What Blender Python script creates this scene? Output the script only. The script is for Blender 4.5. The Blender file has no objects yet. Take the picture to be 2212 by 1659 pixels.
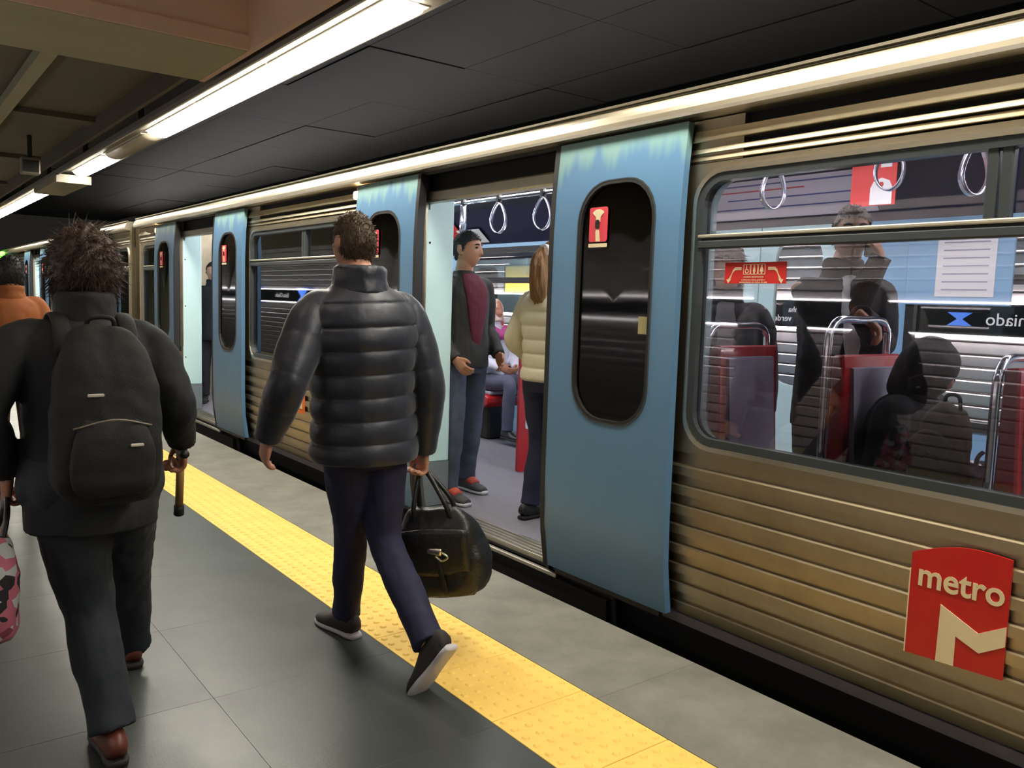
import bpy, bmesh, math, random
from mathutils import Vector, Matrix, noise
random.seed(7)
D = bpy.data
C = bpy.context.scene.collection
SC = bpy.context.scene

# ------------------------------------------------------------------ camera
W, H, F = 2212.0, 1659.0, 1800.0
VP, SLOPE, CAMH = (-279.0, 607.0), 0.032, 1.5
def _camera():
    def ray(x, y): return Vector((x - W/2, y - H/2, F))
    dy = ray(*VP).normalized()
    dn = dy.cross(ray(VP[0] + 1000, VP[1] + 1000*SLOPE)).normalized()
    if dn.y < 0: dn = -dn
    up = -dn
    dx = dy.cross(up)
    R = Matrix((dx, dy, up))                      # world = R @ cam (x right, y down, z forward)
    M = R @ Matrix(((1, 0, 0), (0, -1, 0), (0, 0, -1)))
    cam = D.cameras.new('camera'); o = D.objects.new('camera', cam); C.objects.link(o)
    o.matrix_world = Matrix.Translation((0, 0, CAMH)) @ M.to_4x4()
    cam.sensor_fit = 'HORIZONTAL'; cam.sensor_width = 36.0; cam.lens = 36.0*F/W
    cam.clip_start = 0.05; cam.clip_end = 200
    SC.camera = o
_camera()

# ------------------------------------------------------------------ world, exposure
wd = D.worlds.new('world'); SC.world = wd; wd.use_nodes = True
wd.node_tree.nodes['Background'].inputs[0].default_value = (0.9, 0.85, 0.75, 1)
wd.node_tree.nodes['Background'].inputs[1].default_value = 0.01
SC.view_settings.view_transform = 'Standard'
SC.view_settings.look = 'None'
SC.view_settings.gamma = 1.0
SC.view_settings.use_curve_mapping = False
SC.view_settings.exposure = 0.6
SC.cycles.use_adaptive_sampling = True; SC.cycles.adaptive_threshold = 0.02; SC.cycles.max_bounces = 8; SC.cycles.diffuse_bounces = 4; SC.cycles.glossy_bounces = 4; SC.cycles.transparent_max_bounces = 16
SC.cycles.caustics_reflective = False; SC.cycles.caustics_refractive = False
LAMP = 30.0           # platform tube brightness
INLAMP = 17.0          # car ceiling strip brightness
REFLLAMP = 42.0        # added wash lights of the far band that models a sign reflection

# ------------------------------------------------------------------ materials
def lin(r, g, b):
    f = lambda v: (v/255/12.92) if v/255 <= 0.04045 else ((v/255 + 0.055)/1.055)**2.4
    return (f(r), f(g), f(b), 1.0)
MATS = {}
def mat(name, col, rough=0.5, metal=0.0, spec=0.5, var=0.0, vscale=6.0, vcol=None, bump=0.0, bscale=80.0,
        stretch=(1, 1, 1), coat=0.0, rvar=0.0, sheen=0.0):
    m = D.materials.new(name); m.use_nodes = True; nt = m.node_tree; N = nt.nodes; L = nt.links
    b = N['Principled BSDF']
    b.inputs['Base Color'].default_value = col
    b.inputs['Roughness'].default_value = rough
    b.inputs['Metallic'].default_value = metal
    b.inputs['Specular IOR Level'].default_value = spec
    b.inputs['Coat Weight'].default_value = coat
    b.inputs['Sheen Weight'].default_value = sheen
    if var or bump or rvar:
        tc = N.new('ShaderNodeTexCoord'); mp = N.new('ShaderNodeMapping'); mp.inputs['Scale'].default_value = stretch
        L.new(tc.outputs['Object'], mp.inputs['Vector'])
    if var or rvar:
        n = N.new('ShaderNodeTexNoise'); n.inputs['Scale'].default_value = vscale; n.inputs['Detail'].default_value = 6; n.inputs['Roughness'].default_value = 0.65
        L.new(mp.outputs[0], n.inputs['Vector'])
        r = N.new('ShaderNodeValToRGB'); r.color_ramp.elements[0].position = 0.35; r.color_ramp.elements[1].position = 0.68
        L.new(n.outputs['Fac'], r.inputs[0])
        if var:
            mx = N.new('ShaderNodeMix'); mx.data_type = 'RGBA'
            vc = vcol or tuple(c*0.55 for c in col[:3]) + (1,)
            mx.inputs[6].default_value = col
            mx.inputs[7].default_value = tuple(col[i]*(1-var) + vc[i]*var for i in range(3)) + (1,)
            L.new(r.outputs[0], mx.inputs[0]); L.new(mx.outputs[2], b.inputs['Base Color'])
        if rvar:
            mr = N.new('ShaderNodeMapRange'); mr.inputs[3].default_value = max(0.02, rough - rvar); mr.inputs[4].default_value = min(1, rough + rvar)
            L.new(n.outputs['Fac'], mr.inputs[0]); L.new(mr.outputs[0], b.inputs['Roughness'])
    if bump:
        n2 = N.new('ShaderNodeTexNoise'); n2.inputs['Scale'].default_value = bscale; n2.inputs['Detail'].default_value = 4
        L.new(mp.outputs[0], n2.inputs['Vector'])
        bp = N.new('ShaderNodeBump'); bp.inputs['Strength'].default_value = bump; bp.inputs['Distance'].default_value = 0.01
        L.new(n2.outputs['Fac'], bp.inputs['Height']); L.new(bp.outputs[0], b.inputs['Normal'])
    MATS[name] = m
    return m
def emat(name, col, strength):
    m = D.materials.new(name); m.use_nodes = True; nt = m.node_tree
    b = nt.nodes['Principled BSDF']
    b.inputs['Base Color'].default_value = (0.8, 0.8, 0.8, 1)
    b.inputs['Emission Color'].default_value = col; b.inputs['Emission Strength'].default_value = strength
    return m
def glassmat(name, tint, fmin=0.03, gain=1.0, rough=0.02):
    m = D.materials.new(name); m.use_nodes = True; nt = m.node_tree; N = nt.nodes; L = nt.links
    N.remove(N['Principled BSDF'])
    t = N.new('ShaderNodeBsdfTransparent'); t.inputs[0].default_value = tint
    g = N.new('ShaderNodeBsdfGlossy'); g.inputs['Roughness'].default_value = rough; g.inputs[0].default_value = (0.95, 0.95, 1, 1)
    fr = N.new('ShaderNodeFresnel'); fr.inputs[0].default_value = 1.5
    ma = N.new('ShaderNodeMath'); ma.operation = 'MULTIPLY_ADD'; ma.inputs[1].default_value = gain; ma.inputs[2].default_value = fmin
    ma.use_clamp = True
    mx = N.new('ShaderNodeMixShader')
    L.new(fr.outputs[0], ma.inputs[0]); L.new(ma.outputs[0], mx.inputs[0]); L.new(t.outputs[0], mx.inputs[1]); L.new(g.outputs[0], mx.inputs[2])
    L.new(mx.outputs[0], N['Material Output'].inputs[0])
    return m

M_tile = mat('dark_stone_tile', lin(68, 73, 71), 0.36, var=0.5, vscale=2.2, bump=0.05, bscale=150, rvar=0.12)
M_joint = mat('joint', lin(60, 62, 59), 0.6)
M_conc = mat('edge_concrete', lin(132, 130, 120), 0.6, var=0.6, vscale=3.5, vcol=lin(88, 86, 78), bump=0.12, bscale=120)
M_yel = mat('yellow_tactile', lin(255, 214, 108), 0.5, var=0.35, vscale=5, vcol=lin(225, 172, 80), bump=0.1, bscale=60)
M_black = mat('black_void', lin(14, 13, 12), 0.8)
M_dark = mat('dark_metal', lin(40, 37, 33), 0.45, metal=0.3)
M_steel = mat('brushed_steel', lin(184, 172, 146), 0.42, metal=1.0, var=0.45, vscale=2.5, vcol=lin(128, 112, 86), stretch=(1, 0.8, 1.0), rvar=0.08)
M_fascia = mat('polished_steel', lin(228, 220, 198), 0.36, metal=1.0, var=0.4, vscale=2.5, vcol=lin(170, 155, 120), stretch=(1, 0.4, 1), rvar=0.06)
M_sill = mat('sill_aluminium', lin(190, 186, 172), 0.38, metal=1.0, var=0.3, vscale=8)
M_rubber = mat('black_rubber', lin(22, 22, 22), 0.6)
M_frame = mat('window_frame_grey', lin(62, 68, 70), 0.35)
M_rim = mat('window_rim_steel', lin(226, 218, 196), 0.3, metal=1.0)
M_inblue = mat('pale_blue_panel', lin(204, 236, 234), 0.4, var=0.12, vscale=4)
M_wallblue = mat('interior_blue', lin(136, 182, 214), 0.4, var=0.15, vscale=3)
M_navy = mat('navy_cove', lin(30, 28, 58), 0.35)
M_ceilin = mat('car_ceiling', lin(70, 68, 72), 0.5)
M_carfloor = mat('car_floor', lin(128, 124, 130), 0.55, var=0.3, vscale=20)
M_red = mat('red_seat_shell', lin(190, 30, 38), 0.35, coat=0.3)
M_seatgrey = mat('seat_upholstery', lin(165, 160, 175), 0.85, bump=0.3, bscale=200)
M_chrome = mat('chrome', lin(225, 225, 228), 0.16, metal=1.0)
M_strap = mat('strap_steel', lin(225, 222, 235), 0.22, metal=0.9)
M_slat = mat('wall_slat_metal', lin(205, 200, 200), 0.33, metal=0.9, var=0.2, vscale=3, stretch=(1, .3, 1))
M_signblk = mat('sign_black', lin(10, 10, 12), 0.3)
M_white = mat('white_print', lin(238, 236, 232), 0.5)
M_cream = mat('cream_print', lin(240, 224, 182), 0.5)
M_logored = mat('logo_red', lin(200, 24, 32), 0.4, var=0.25, vscale=4, vcol=lin(215, 70, 28))
M_stickred = mat('sticker_red', lin(214, 46, 44), 0.5)
M_emerg = mat('emergency_red', lin(228, 74, 88), 0.5)
M_ceilpink = mat('ceiling_plaster_pink', lin(216, 184, 162), 0.85, var=0.2, vscale=1.5)
M_ceilgreen = mat('ceiling_plaster_grey', lin(160, 154, 128), 0.85, var=0.2, vscale=2)
M_ceildark = mat('ceiling_dark', lin(92, 84, 68), 0.8, var=0.4, vscale=1.2)
M_trackceil = mat('track_ceiling_panel', lin(14, 12, 9), 0.6, spec=0.2, var=0.5, vscale=1.5)
M_housing = mat('lamp_housing', lin(205, 200, 185), 0.5)
M_rail = mat('lamp_rail', lin(130, 122, 108), 0.5)
M_lamp = emat('lamp_diffuser', (1.0, 0.94, 0.81, 1), LAMP)
M_lampoff = mat('lamp_diffuser_off', lin(170, 160, 138), 0.4)
M_recessfill = emat('recess_fill_diffuser', (1.0, 0.88, 0.70, 1), 15)
M_inlamp = emat('car_light', (0.93, 0.93, 1.0, 1), INLAMP)
M_refllamp = emat('reflection_wash_light', (1.0, 0.95, 0.92, 1), REFLLAMP)
M_signlamp2 = emat('wall_wash_light', (1.0, 0.95, 0.92, 1), 11.0)
M_blueglow2 = emat('wall_icon_blue', (0.04, 0.2, 0.9, 1), 3.0)
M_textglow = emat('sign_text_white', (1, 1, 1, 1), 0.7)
M_reflblue = emat('reflected_icon_blue', (0.04, 0.2, 0.9, 1), 1.1)
M_orange = emat('orange_lamp', (1.0, 0.62, 0.32, 1), 9)
M_green = emat('green_lamp', (0.15, 1.0, 0.02, 1), 2.0)
M_glass = glassmat('window_glass', (0.86, 0.84, 0.86, 1), fmin=0.0, gain=1.6)
M_glassfar = glassmat('far_window_glass', (0.85, 0.85, 0.85, 1), fmin=0.0, gain=0.6)
M_doorglass = glassmat('door_glass', (0.22, 0.20, 0.18, 1), fmin=0.0, gain=0.9, rough=0.05)

# door paint: blue with greenish run-down stains near its top edge
def door_paint():
    m = mat('door_blue_paint', lin(98, 140, 178), 0.36, var=0.2, vscale=2.5, vcol=lin(76, 114, 150), rvar=0.08)
    nt = m.node_tree; N = nt.nodes; L = nt.links; b = N['Principled BSDF']
    src = b.inputs['Base Color'].links[0].from_socket
    tc = N.new('ShaderNodeTexCoord'); sp = N.new('ShaderNodeSeparateXYZ'); L.new(tc.outputs['Object'], sp.inputs[0])
    mp = N.new('ShaderNodeMapping'); mp.inputs['Scale'].default_value = (1, 5.5, 0.55); L.new(tc.outputs['Object'], mp.inputs[0])
    n = N.new('ShaderNodeTexNoise'); n.inputs['Scale'].default_value = 1.7; n.inputs['Detail'].default_value = 2; L.new(mp.outputs[0], n.inputs['Vector'])
    h = N.new('ShaderNodeMapRange'); h.inputs[1].default_value = 1.95; h.inputs[2].default_value = 2.32; h.inputs[3].default_value = -0.35; h.inputs[4].default_value = 0.33
    L.new(sp.outputs[2], h.inputs[0])
    a = N.new('ShaderNodeMath'); a.operation = 'ADD'; L.new(n.outputs['Fac'], a.inputs[0]); L.new(h.outputs[0], a.inputs[1])
    r = N.new('ShaderNodeMapRange'); r.inputs[1].default_value = 0.52; r.inputs[2].default_value = 0.68; r.inputs[3].default_value = 0; r.inputs[4].default_value = 0.75
    L.new(a.outputs[0], r.inputs[0])
    mx = N.new('ShaderNodeMix'); mx.data_type = 'RGBA'; L.new(r.outputs[0], mx.inputs[0]); L.new(src, mx.inputs[6]); mx.inputs[7].default_value = lin(138, 176, 164)
    L.new(mx.outputs[2], b.inputs['Base Color'])
    return m
M_door = door_paint()

# ------------------------------------------------------------------ helpers
def tag(o, label=None, cat=None, group=None, kind=None):
    if label: o['label'] = label
    if cat: o['category'] = cat
    if group: o['group'] = group
    if kind: o['kind'] = kind
    return o
def thing(name, label, cat, loc=(0, 0, 0), group=None):
    o = D.objects.new(name, None); C.objects.link(o); o.location = loc; o.empty_display_size = 0.1
    return tag(o, label, cat, group)
def origin(p):
    v = Vector((0, 0, 0))
    while p is not None:
        v += Vector(p.location); p = p.parent
    return v
def link(name, me, m, parent=None, smooth=False):
    if m is not None:
        for x in (m if isinstance(m, (list, tuple)) else [m]): me.materials.append(x)
    if smooth: me.polygons.foreach_set('use_smooth', [True]*len(me.polygons))
    o = D.objects.new(name, me); C.objects.link(o)
    if parent is not None: o.parent = parent
    return o
def obj(name, bm, m, parent=None, smooth=False):
    """bm is in world coordinates; it is stored relative to the parent's origin"""
    if parent is not None: bmesh.ops.translate(bm, verts=bm.verts, vec=-origin(parent))
    bmesh.ops.recalc_face_normals(bm, faces=bm.faces)
    if smooth == 'auto':
        for e in bm.edges: e.smooth = len(e.link_faces) == 2 and e.calc_face_angle(9) < 0.6
    me = D.meshes.new(name); bm.to_mesh(me); bm.free()
    return link(name, me, m, parent, smooth)
def struct(name, bm, m, label, smooth=False):
    return tag(obj(name, bm, m, None, smooth), label, None, None, 'structure')
def bx(x0, x1, y0, y1, z0, z1, bev=0.0, bm=None, seg=1):
    own = bmesh.new()
    vs = [own.verts.new(p) for p in ((x0, y0, z0), (x1, y0, z0), (x1, y1, z0), (x0, y1, z0), (x0, y0, z1), (x1, y0, z1), (x1, y1, z1), (x0, y1, z1))]
    for f in ((0, 3, 2, 1), (4, 5, 6, 7), (0, 1, 5, 4), (1, 2, 6, 5), (2, 3, 7, 6), (3, 0, 4, 7)): own.faces.new([vs[i] for i in f])
    if bev: bmesh.ops.bevel(own, geom=own.edges[:], offset=bev, segments=seg, affect='EDGES', profile=0.5)
    return merge(bm, own)
def merge(bm, own):
    if bm is None: return own
    t = D.meshes.new('t'); own.to_mesh(t); own.free(); bm.from_mesh(t); D.meshes.remove(t)
    return bm
def prism(profile, y0, y1, bm=None):
    """profile: list of (x, z) swept along Y"""
    own = bmesh.new()
    a = [own.verts.new((x, y0, z)) for x, z in profile]; b = [own.verts.new((x, y1, z)) for x, z in profile]
    n = len(profile)
    for i in range(n): own.faces.new((a[i], a[(i+1) % n], b[(i+1) % n], b[i]))
    own.faces.new(a[::-1]); own.faces.new(b)
    return merge(bm, own)
def poly_yz(pts, x0, x1, bm=None):
    """flat outline in the Y-Z plane given thickness in X"""
    own = bmesh.new()
    a = [own.verts.new((x0, y, z)) for y, z in pts]; b = [own.verts.new((x1, y, z)) for y, z in pts]
    n = len(pts); own.faces.new(a); own.faces.new(b[::-1])
    for i in range(n): own.faces.new((a[i], b[i], b[(i+1) % n], a[(i+1) % n]))
    return merge(bm, own)
def rrect(y0, y1, z0, z1, r, nc=6, ns=6):
    pts = []
    for cy, cz, a0 in ((y1-r, z1-r, 0), (y0+r, z1-r, 90), (y0+r, z0+r, 180), (y1-r, z0+r, 270)):
        for i in range(nc+1):
            a = math.radians(a0 + 90*i/nc); pts.append((cy + r*math.cos(a), cz + r*math.sin(a)))
    out = []
    n = len(pts)
    for i in range(n):
        p, q = pts[i], pts[(i+1) % n]; out.append(p)
        if i % (nc+1) == nc:
            for k in range(1, ns): out.append((p[0] + (q[0]-p[0])*k/ns, p[1] + (q[1]-p[1])*k/ns))
    return out
def ring(outer, inner, x0, x1, steps=1, xf=None, bm=None):
    """plate with a hole: bridges two loops of equal count; xf(z) bends it in X"""
    own = bmesh.new(); n = len(outer); g = xf or (lambda z: 0.0)
    lay = []
    for x in (x0, x1):
        rows = []
        for s in range(steps+1):
            t = s/steps
            rows.append([own.verts.new((x + g(o[1]+(i[1]-o[1])*t), o[0]+(i[0]-o[0])*t, o[1]+(i[1]-o[1])*t)) for o, i in zip(outer, inner)])
        lay.append(rows)
    for rows in lay:
        for s in range(steps):
            for k in range(n): own.faces.new((rows[s][k], rows[s][(k+1) % n], rows[s+1][(k+1) % n], rows[s+1][k]))
    for s in (0, steps):
        a, b = lay[0][s], lay[1][s]
        for k in range(n): own.faces.new((a[k], a[(k+1) % n], b[(k+1) % n], b[k]))
    return merge(bm, own)
def disc_yz(loop, x, th, bm=None, xf=None):
    g = xf or (lambda z: 0.0)
    own = bmesh.new()
    a = [own.verts.new((x + g(z), y, z)) for y, z in loop]; b = [own.verts.new((x + th + g(z), y, z)) for y, z in loop]
    n = len(loop); cy = sum(p[0] for p in loop)/n; cz = sum(p[1] for p in loop)/n
    ca = own.verts.new((x + g(cz), cy, cz)); cb = own.verts.new((x + th + g(cz), cy, cz))
    for k in range(n):
        own.faces.new((a[k], a[(k+1) % n], ca)); own.faces.new((b[(k+1) % n], b[k], cb)); own.faces.new((a[k], b[k], b[(k+1) % n], a[(k+1) % n]))
    return merge(bm, own)
def catmull(P, n):
    P = [Vector(p) for p in P]
    if len(P) < 3: return [P[0].lerp(P[-1], i/(n-1)) for i in range(n)]
    out = []; m = len(P)-1
    for i in range(n):
        u = i/(n-1)*m; k = min(int(u), m-1); t = u-k
        p1, p2 = P[k], P[k+1]
        p0 = P[k-1] if k > 0 else p1*2-p2
        p3 = P[k+2] if k+2 <= m else p2*2-p1
        out.append(0.5*((2*p1) + (p2-p0)*t + (2*p0-5*p1+4*p2-p3)*t*t + (3*p1-p0-3*p2+p3)*t**3))
    return out
def loft(pts, rad, xh, n=None, seg=20, bm=None, mod=None, power=1.0):
    """tube of elliptical sections along a smooth path; rad = [(a, b)...], xh = direction of the a axis"""
    n = n or max(6, len(pts)*4)
    R = catmull([Vector((r[0], r[1], 0)) for r in rad], n); Pn = catmull(pts, n); xh = Vector(xh)
    own = bmesh.new(); rows = []
    for i, p in enumerate(Pn):
        t = (Pn[min(i+1, n-1)] - Pn[max(i-1, 0)]).normalized()
        x = (xh - t*xh.dot(t)); x = x.normalized() if x.length > 1e-4 else t.orthogonal().normalized()
        y = t.cross(x)
        k = mod(i/(n-1), p) if mod else 1.0
        row = []
        for j in range(seg):
            a = 2*math.pi*j/seg; c, s = math.cos(a), math.sin(a)
            c = math.copysign(abs(c)**power, c); s = math.copysign(abs(s)**power, s)
            row.append(own.verts.new(p + x*(max(R[i].x, 0.002)*k*c) + y*(max(R[i].y, 0.002)*k*s)))
        rows.append(row)
    for i in range(n-1):
        for j in range(seg): own.faces.new((rows[i][j], rows[i][(j+1) % seg], rows[i+1][(j+1) % seg], rows[i+1][j]))
    own.faces.new(rows[0][::-1]); own.faces.new(rows[-1])
    return merge(bm, own)
def tube(pts, r, seg=10, bm=None, n=None, smooth=True):
    P = [Vector(p) for p in pts]
    if n is None: n = len(P)*4 if smooth else len(P)
    if not smooth:
        return loft(P, [(r, r)]*len(P), (0.31, 0.53, 0.78), n=len(P), seg=seg, bm=bm)
    return loft(P, [(r, r)]*len(P), (0.31, 0.53, 0.78), n=n, seg=seg, bm=bm)
def fuse(bm, voxel, smooth=4, wrinkle=0.0, wfreq=14.0, wst=(1, 1, 1)):
    """one continuous surface out of overlapping closed shapes"""
    bmesh.ops.recalc_face_normals(bm, faces=bm.faces)
    me = D.meshes.new('tmp'); bm.to_mesh(me); bm.free()
    o = D.objects.new('tmp', me); C.objects.link(o)
    md = o.modifiers.new('r', 'REMESH'); md.mode = 'VOXEL'; md.voxel_size = voxel; md.adaptivity = 0
    if smooth:
        ms = o.modifiers.new('s', 'SMOOTH'); ms.factor = 0.5; ms.iterations = smooth
    dg = bpy.context.evaluated_depsgraph_get(); ev = o.evaluated_get(dg)
    out = D.meshes.new_from_object(ev)
    D.objects.remove(o); D.meshes.remove(me)
    if wrinkle:
        nr = [v.normal.copy() for v in out.vertices]
        for v, q in zip(out.vertices, nr):
            p = Vector((v.co.x*wst[0], v.co.y*wst[1], v.co.z*wst[2]))
            d = noise.noise(p*wfreq) + 0.5*noise.noise(p*wfreq*2.1) - 0.9*abs(noise.noise(p*wfreq*0.8 + Vector((7, 3, 1))))
            v.co += q*(wrinkle*d)
    res = bmesh.new(); res.from_mesh(out); D.meshes.remove(out)
    return res
def copy_tree(o, parent=None, top=None):
    c = o.copy(); C.objects.link(c); c.parent = parent
    for ch in [x for x in CH.get(o, [])]: copy_tree(ch, c)
    return c
CH = {}
def index_children(root):
    for ch in root.children:
        CH.setdefault(root, []).append(ch); index_children(ch)
def textmesh(body, size, xdir, ydir, at, m, parent, name, extrude=0.001, align='LEFT', space=1.0, bold=0.0, sx=1.0):
    cu = D.curves.new('t', 'FONT'); cu.body = body; cu.size = size; cu.extrude = extrude; cu.align_x = align
    cu.resolution_u = 4; cu.space_character = space; cu.offset = bold
    o = D.objects.new('t', cu); C.objects.link(o)
    me = D.meshes.new_from_object(o.evaluated_get(bpy.context.evaluated_depsgraph_get()))
    D.objects.remove(o); D.curves.remove(cu)
    xd, yd = Vector(xdir), Vector(ydir); zd = xd.cross(yd); at = Vector(at)
    for v in me.vertices: v.co = at + xd*v.co.x*sx + yd*v.co.y + zd*v.co.z
    bm = bmesh.new(); bm.from_mesh(me); D.meshes.remove(me)
    return obj(name, bm, m, parent)

# ================================================================== SETTING
EDGE = 2.72; YS0, YS1 = 1.71, 2.15; WALLX = -1.3; Y0, Y1 = -3.0, 34.0
fl = struct('floor', bx(WALLX, EDGE-0.02, Y0, Y1, -1.25, -0.012), M_joint, 'dark grey paved platform floor beside the train')
# platform slabs, each its own piece
def slab_mesh(w, l, t, bev, name):
    b = bx(0, w, 0, l, -t, 0, bev); me = D.meshes.new(name); bm_n = b; bmesh.ops.recalc_face_normals(bm_n, faces=bm_n.faces); bm_n.to_mesh(me); bm_n.free()
    return me
tw = (YS0 - WALLX)/4
me = slab_mesh(tw-0.0012, 0.7490, 0.012, 0.0004, 'paving_slab'); me.materials.append(M_tile)
for i in range(4):
    for j in range(22):
        o = D.objects.new('paving_slab', me); C.objects.link(o); o.parent = fl
        o.location = (WALLX + i*tw + 0.0006, -1.5 + j*0.75, 0.0)
far = bx(WALLX, YS0-0.002, 15.0, Y1, -0.012, 0)
obj('paving', far, M_tile, fl)
# yellow tactile strip, each tile with its domes
tl = YS1 - YS0
b = bx(0, tl-0.003, 0, tl-0.003, -0.012, 0.001, 0.0015)
for i in range(7):
    for j in range(7):
        cx, cy = (i+0.5)*tl/7, (j+0.5)*tl/7
        own = bmesh.new(); r0, r1, hh = 0.017, 0.010, 0.0055; n = 8
        A = [own.verts.new((cx+r0*math.cos(k*2*math.pi/n), cy+r0*math.sin(k*2*math.pi/n), 0.001)) for k in range(n)]
        Bv = [own.verts.new((cx+r1*math.cos(k*2*math.pi/n), cy+r1*math.sin(k*2*math.pi/n), 0.001+hh)) for k in range(n)]
        for k in range(n): own.faces.new((A[k], A[(k+1) % n], Bv[(k+1) % n], Bv[k]))
        own.faces.new(Bv); b = merge(b, own)
bmesh.ops.recalc_face_normals(b, faces=b.faces)
me = D.meshes.new('tactile_tile'); b.to_mesh(me); b.free(); me.materials.append(M_yel)
strip = tag(D.objects.new('trim_1', D.meshes.new('trim_1')), 'yellow tactile warning strip along the platform edge', None, None, 'structure')
bb = bx(YS0, YS1, Y0, Y1, -0.02, -0.011); bb.to_mesh(strip.data); bb.free(); strip.data.materials.append(M_yel); C.objects.link(strip)
for j in range(76):
    o = D.objects.new('tactile_tile', me); C.objects.link(o); o.parent = strip; o.location = (YS0+0.0015, Y0 + j*tl, 0)
# concrete edge slabs
ed = struct('trim_2', bx(YS1+0.002, EDGE-0.01, Y0, Y1, -0.3, -0.012), M_conc, 'pale concrete kerb between yellow strip and train')
for j in range(14):
    obj('kerb_stone', bx(YS1+0.003, EDGE, Y0+j*2.6, Y0+j*2.6+2.599, -0.1, 0.0, 0.001), M_conc, ed)
# track bed and rails under the train
struct('floor_track_bed', bx(EDGE-0.02, 7.3, Y0, Y1, -1.35, -1.15), M_black, 'black track bed below the train')
# far tunnel wall; slats and band model the window reflection as solid parts
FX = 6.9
fw = struct('wall_far', bx(FX+0.03, FX+0.25, -1.0, Y1, -1.2, 3.4), M_black, 'tunnel wall across the tracks with added horizontal metal slats imitating a window reflection')
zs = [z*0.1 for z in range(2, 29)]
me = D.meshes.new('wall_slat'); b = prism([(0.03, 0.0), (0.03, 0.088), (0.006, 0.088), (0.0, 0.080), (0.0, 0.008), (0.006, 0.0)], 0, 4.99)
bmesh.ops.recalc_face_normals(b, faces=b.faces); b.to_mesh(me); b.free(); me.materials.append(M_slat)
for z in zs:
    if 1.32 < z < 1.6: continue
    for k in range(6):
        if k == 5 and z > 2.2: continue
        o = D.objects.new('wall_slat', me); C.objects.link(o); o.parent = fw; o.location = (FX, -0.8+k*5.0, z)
# mirrored band built in place of the platform sign's reflection in the glass
sb = thing('sign_reflection', 'black band with mirrored white lettering and blue icons beyond the windows, modelled reflection of the station sign', 'sign', (FX-0.06, 3.0, 1.36))
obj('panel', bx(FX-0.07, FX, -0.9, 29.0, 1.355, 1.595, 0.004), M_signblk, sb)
for zz in (1.335, 1.598): obj('wash_light', bx(FX-0.14, FX-0.10, -0.9, 29.0, zz, zz+0.016), M_refllamp, sb)  # added lamps that brighten the slats of the modelled reflection
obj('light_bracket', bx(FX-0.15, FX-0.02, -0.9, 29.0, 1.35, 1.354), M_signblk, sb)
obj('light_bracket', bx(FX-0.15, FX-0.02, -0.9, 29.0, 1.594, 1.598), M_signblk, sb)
def reflected_text(body, y, z, size): textmesh(body, size, (0, 1, 0), (0, 0, 1), (FX-0.074, y, z), M_textglow, sb, 'lettering', 0.002)
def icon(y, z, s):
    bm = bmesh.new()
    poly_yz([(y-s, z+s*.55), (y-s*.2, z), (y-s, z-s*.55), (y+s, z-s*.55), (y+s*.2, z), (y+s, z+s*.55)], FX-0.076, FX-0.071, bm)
    obj('icon', bm, M_reflblue, sb)
reflected_text('Baixa-Chiado', 2.18, 1.435, 0.135)
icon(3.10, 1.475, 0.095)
reflected_text('Linha', 4.50, 1.485, 0.075); reflected_text('verde', 4.62, 1.40, 0.085); reflected_text('Saída', 5.45, 1.50, 0.05)
icon(17.9, 1.50, 0.30); reflected_text('Linha', 16.9, 1.46, 0.15); icon(15.8, 1.44, 0.35)
# yellow poster on the far wall seen through the doorway
yp = thing('poster_frame', 'yellow poster on the far slat wall behind the ponytail woman', 'poster', (FX-0.05, 8.9, 1.2))
obj('backing', bx(FX-0.06, FX-0.004, 8.05, 9.15, 1.60, 2.0, 0.004), M_dark, yp)
obj('sheet', bx(FX-0.064, FX-0.060, 8.09, 9.11, 1.63, 1.97), mat('yellow_poster', lin(235, 205, 40), 0.5, var=0.2), yp)

# wall behind the camera (seen in reflections)
nw = struct('wall_platform', bx(WALLX-0.2, WALLX-0.031, Y0, Y1, 0, 3.7), M_ceilgreen, 'platform wall behind the walkers clad in metal slats')
slat = D.meshes['wall_slat']
for z in zs:
    if 1.32 < z < 1.6 or z > 2.45: continue
    for k in range(5):
        o = D.objects.new('wall_slat', slat); C.objects.link(o); o.parent = nw; o.location = (WALLX, -0.8+4.99+k*5.0, z); o.rotation_euler = (0, 0, math.pi)
sp = thing('station_sign', 'black station name band on the platform wall, seen only as a reflection', 'sign', (WALLX+0.07, 3.0, 1.36))
obj('panel', bx(WALLX, WALLX+0.07, -0.8, 24.0, 1.355, 1.595, 0.004), M_signblk, sp)
for zz in (1.335, 1.598): obj('wash_light', bx(WALLX+0.10, WALLX+0.14, -0.8, 24.0, zz, zz+0.016), M_signlamp2, sp)
obj('light_bracket', bx(WALLX+0.02, WALLX+0.15, -0.8, 24.0, 1.35, 1.354), M_signblk, sp)
obj('light_bracket', bx(WALLX+0.02, WALLX+0.15, -0.8, 24.0, 1.594, 1.598), M_signblk, sp)
def wall_text(body, y, z, size): textmesh(body, size, (0, 1, 0), (0, 0, 1), (WALLX+0.074, y, z), M_textglow, sp, 'lettering', 0.002)
def wall_icon(y, z, q):
    obj('icon', poly_yz([(y-q, z+q*.55), (y-q*.2, z), (y-q, z-q*.55), (y+q, z-q*.55), (y+q*.2, z), (y+q, z+q*.55)], WALLX+0.071, WALLX+0.076), M_blueglow2, sp)
wall_icon(18.9, 1.475, 0.30); wall_text('Baixa-Chiado', 16.9, 1.435, 0.135); wall_icon(16.2, 1.47, 0.3)
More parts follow.
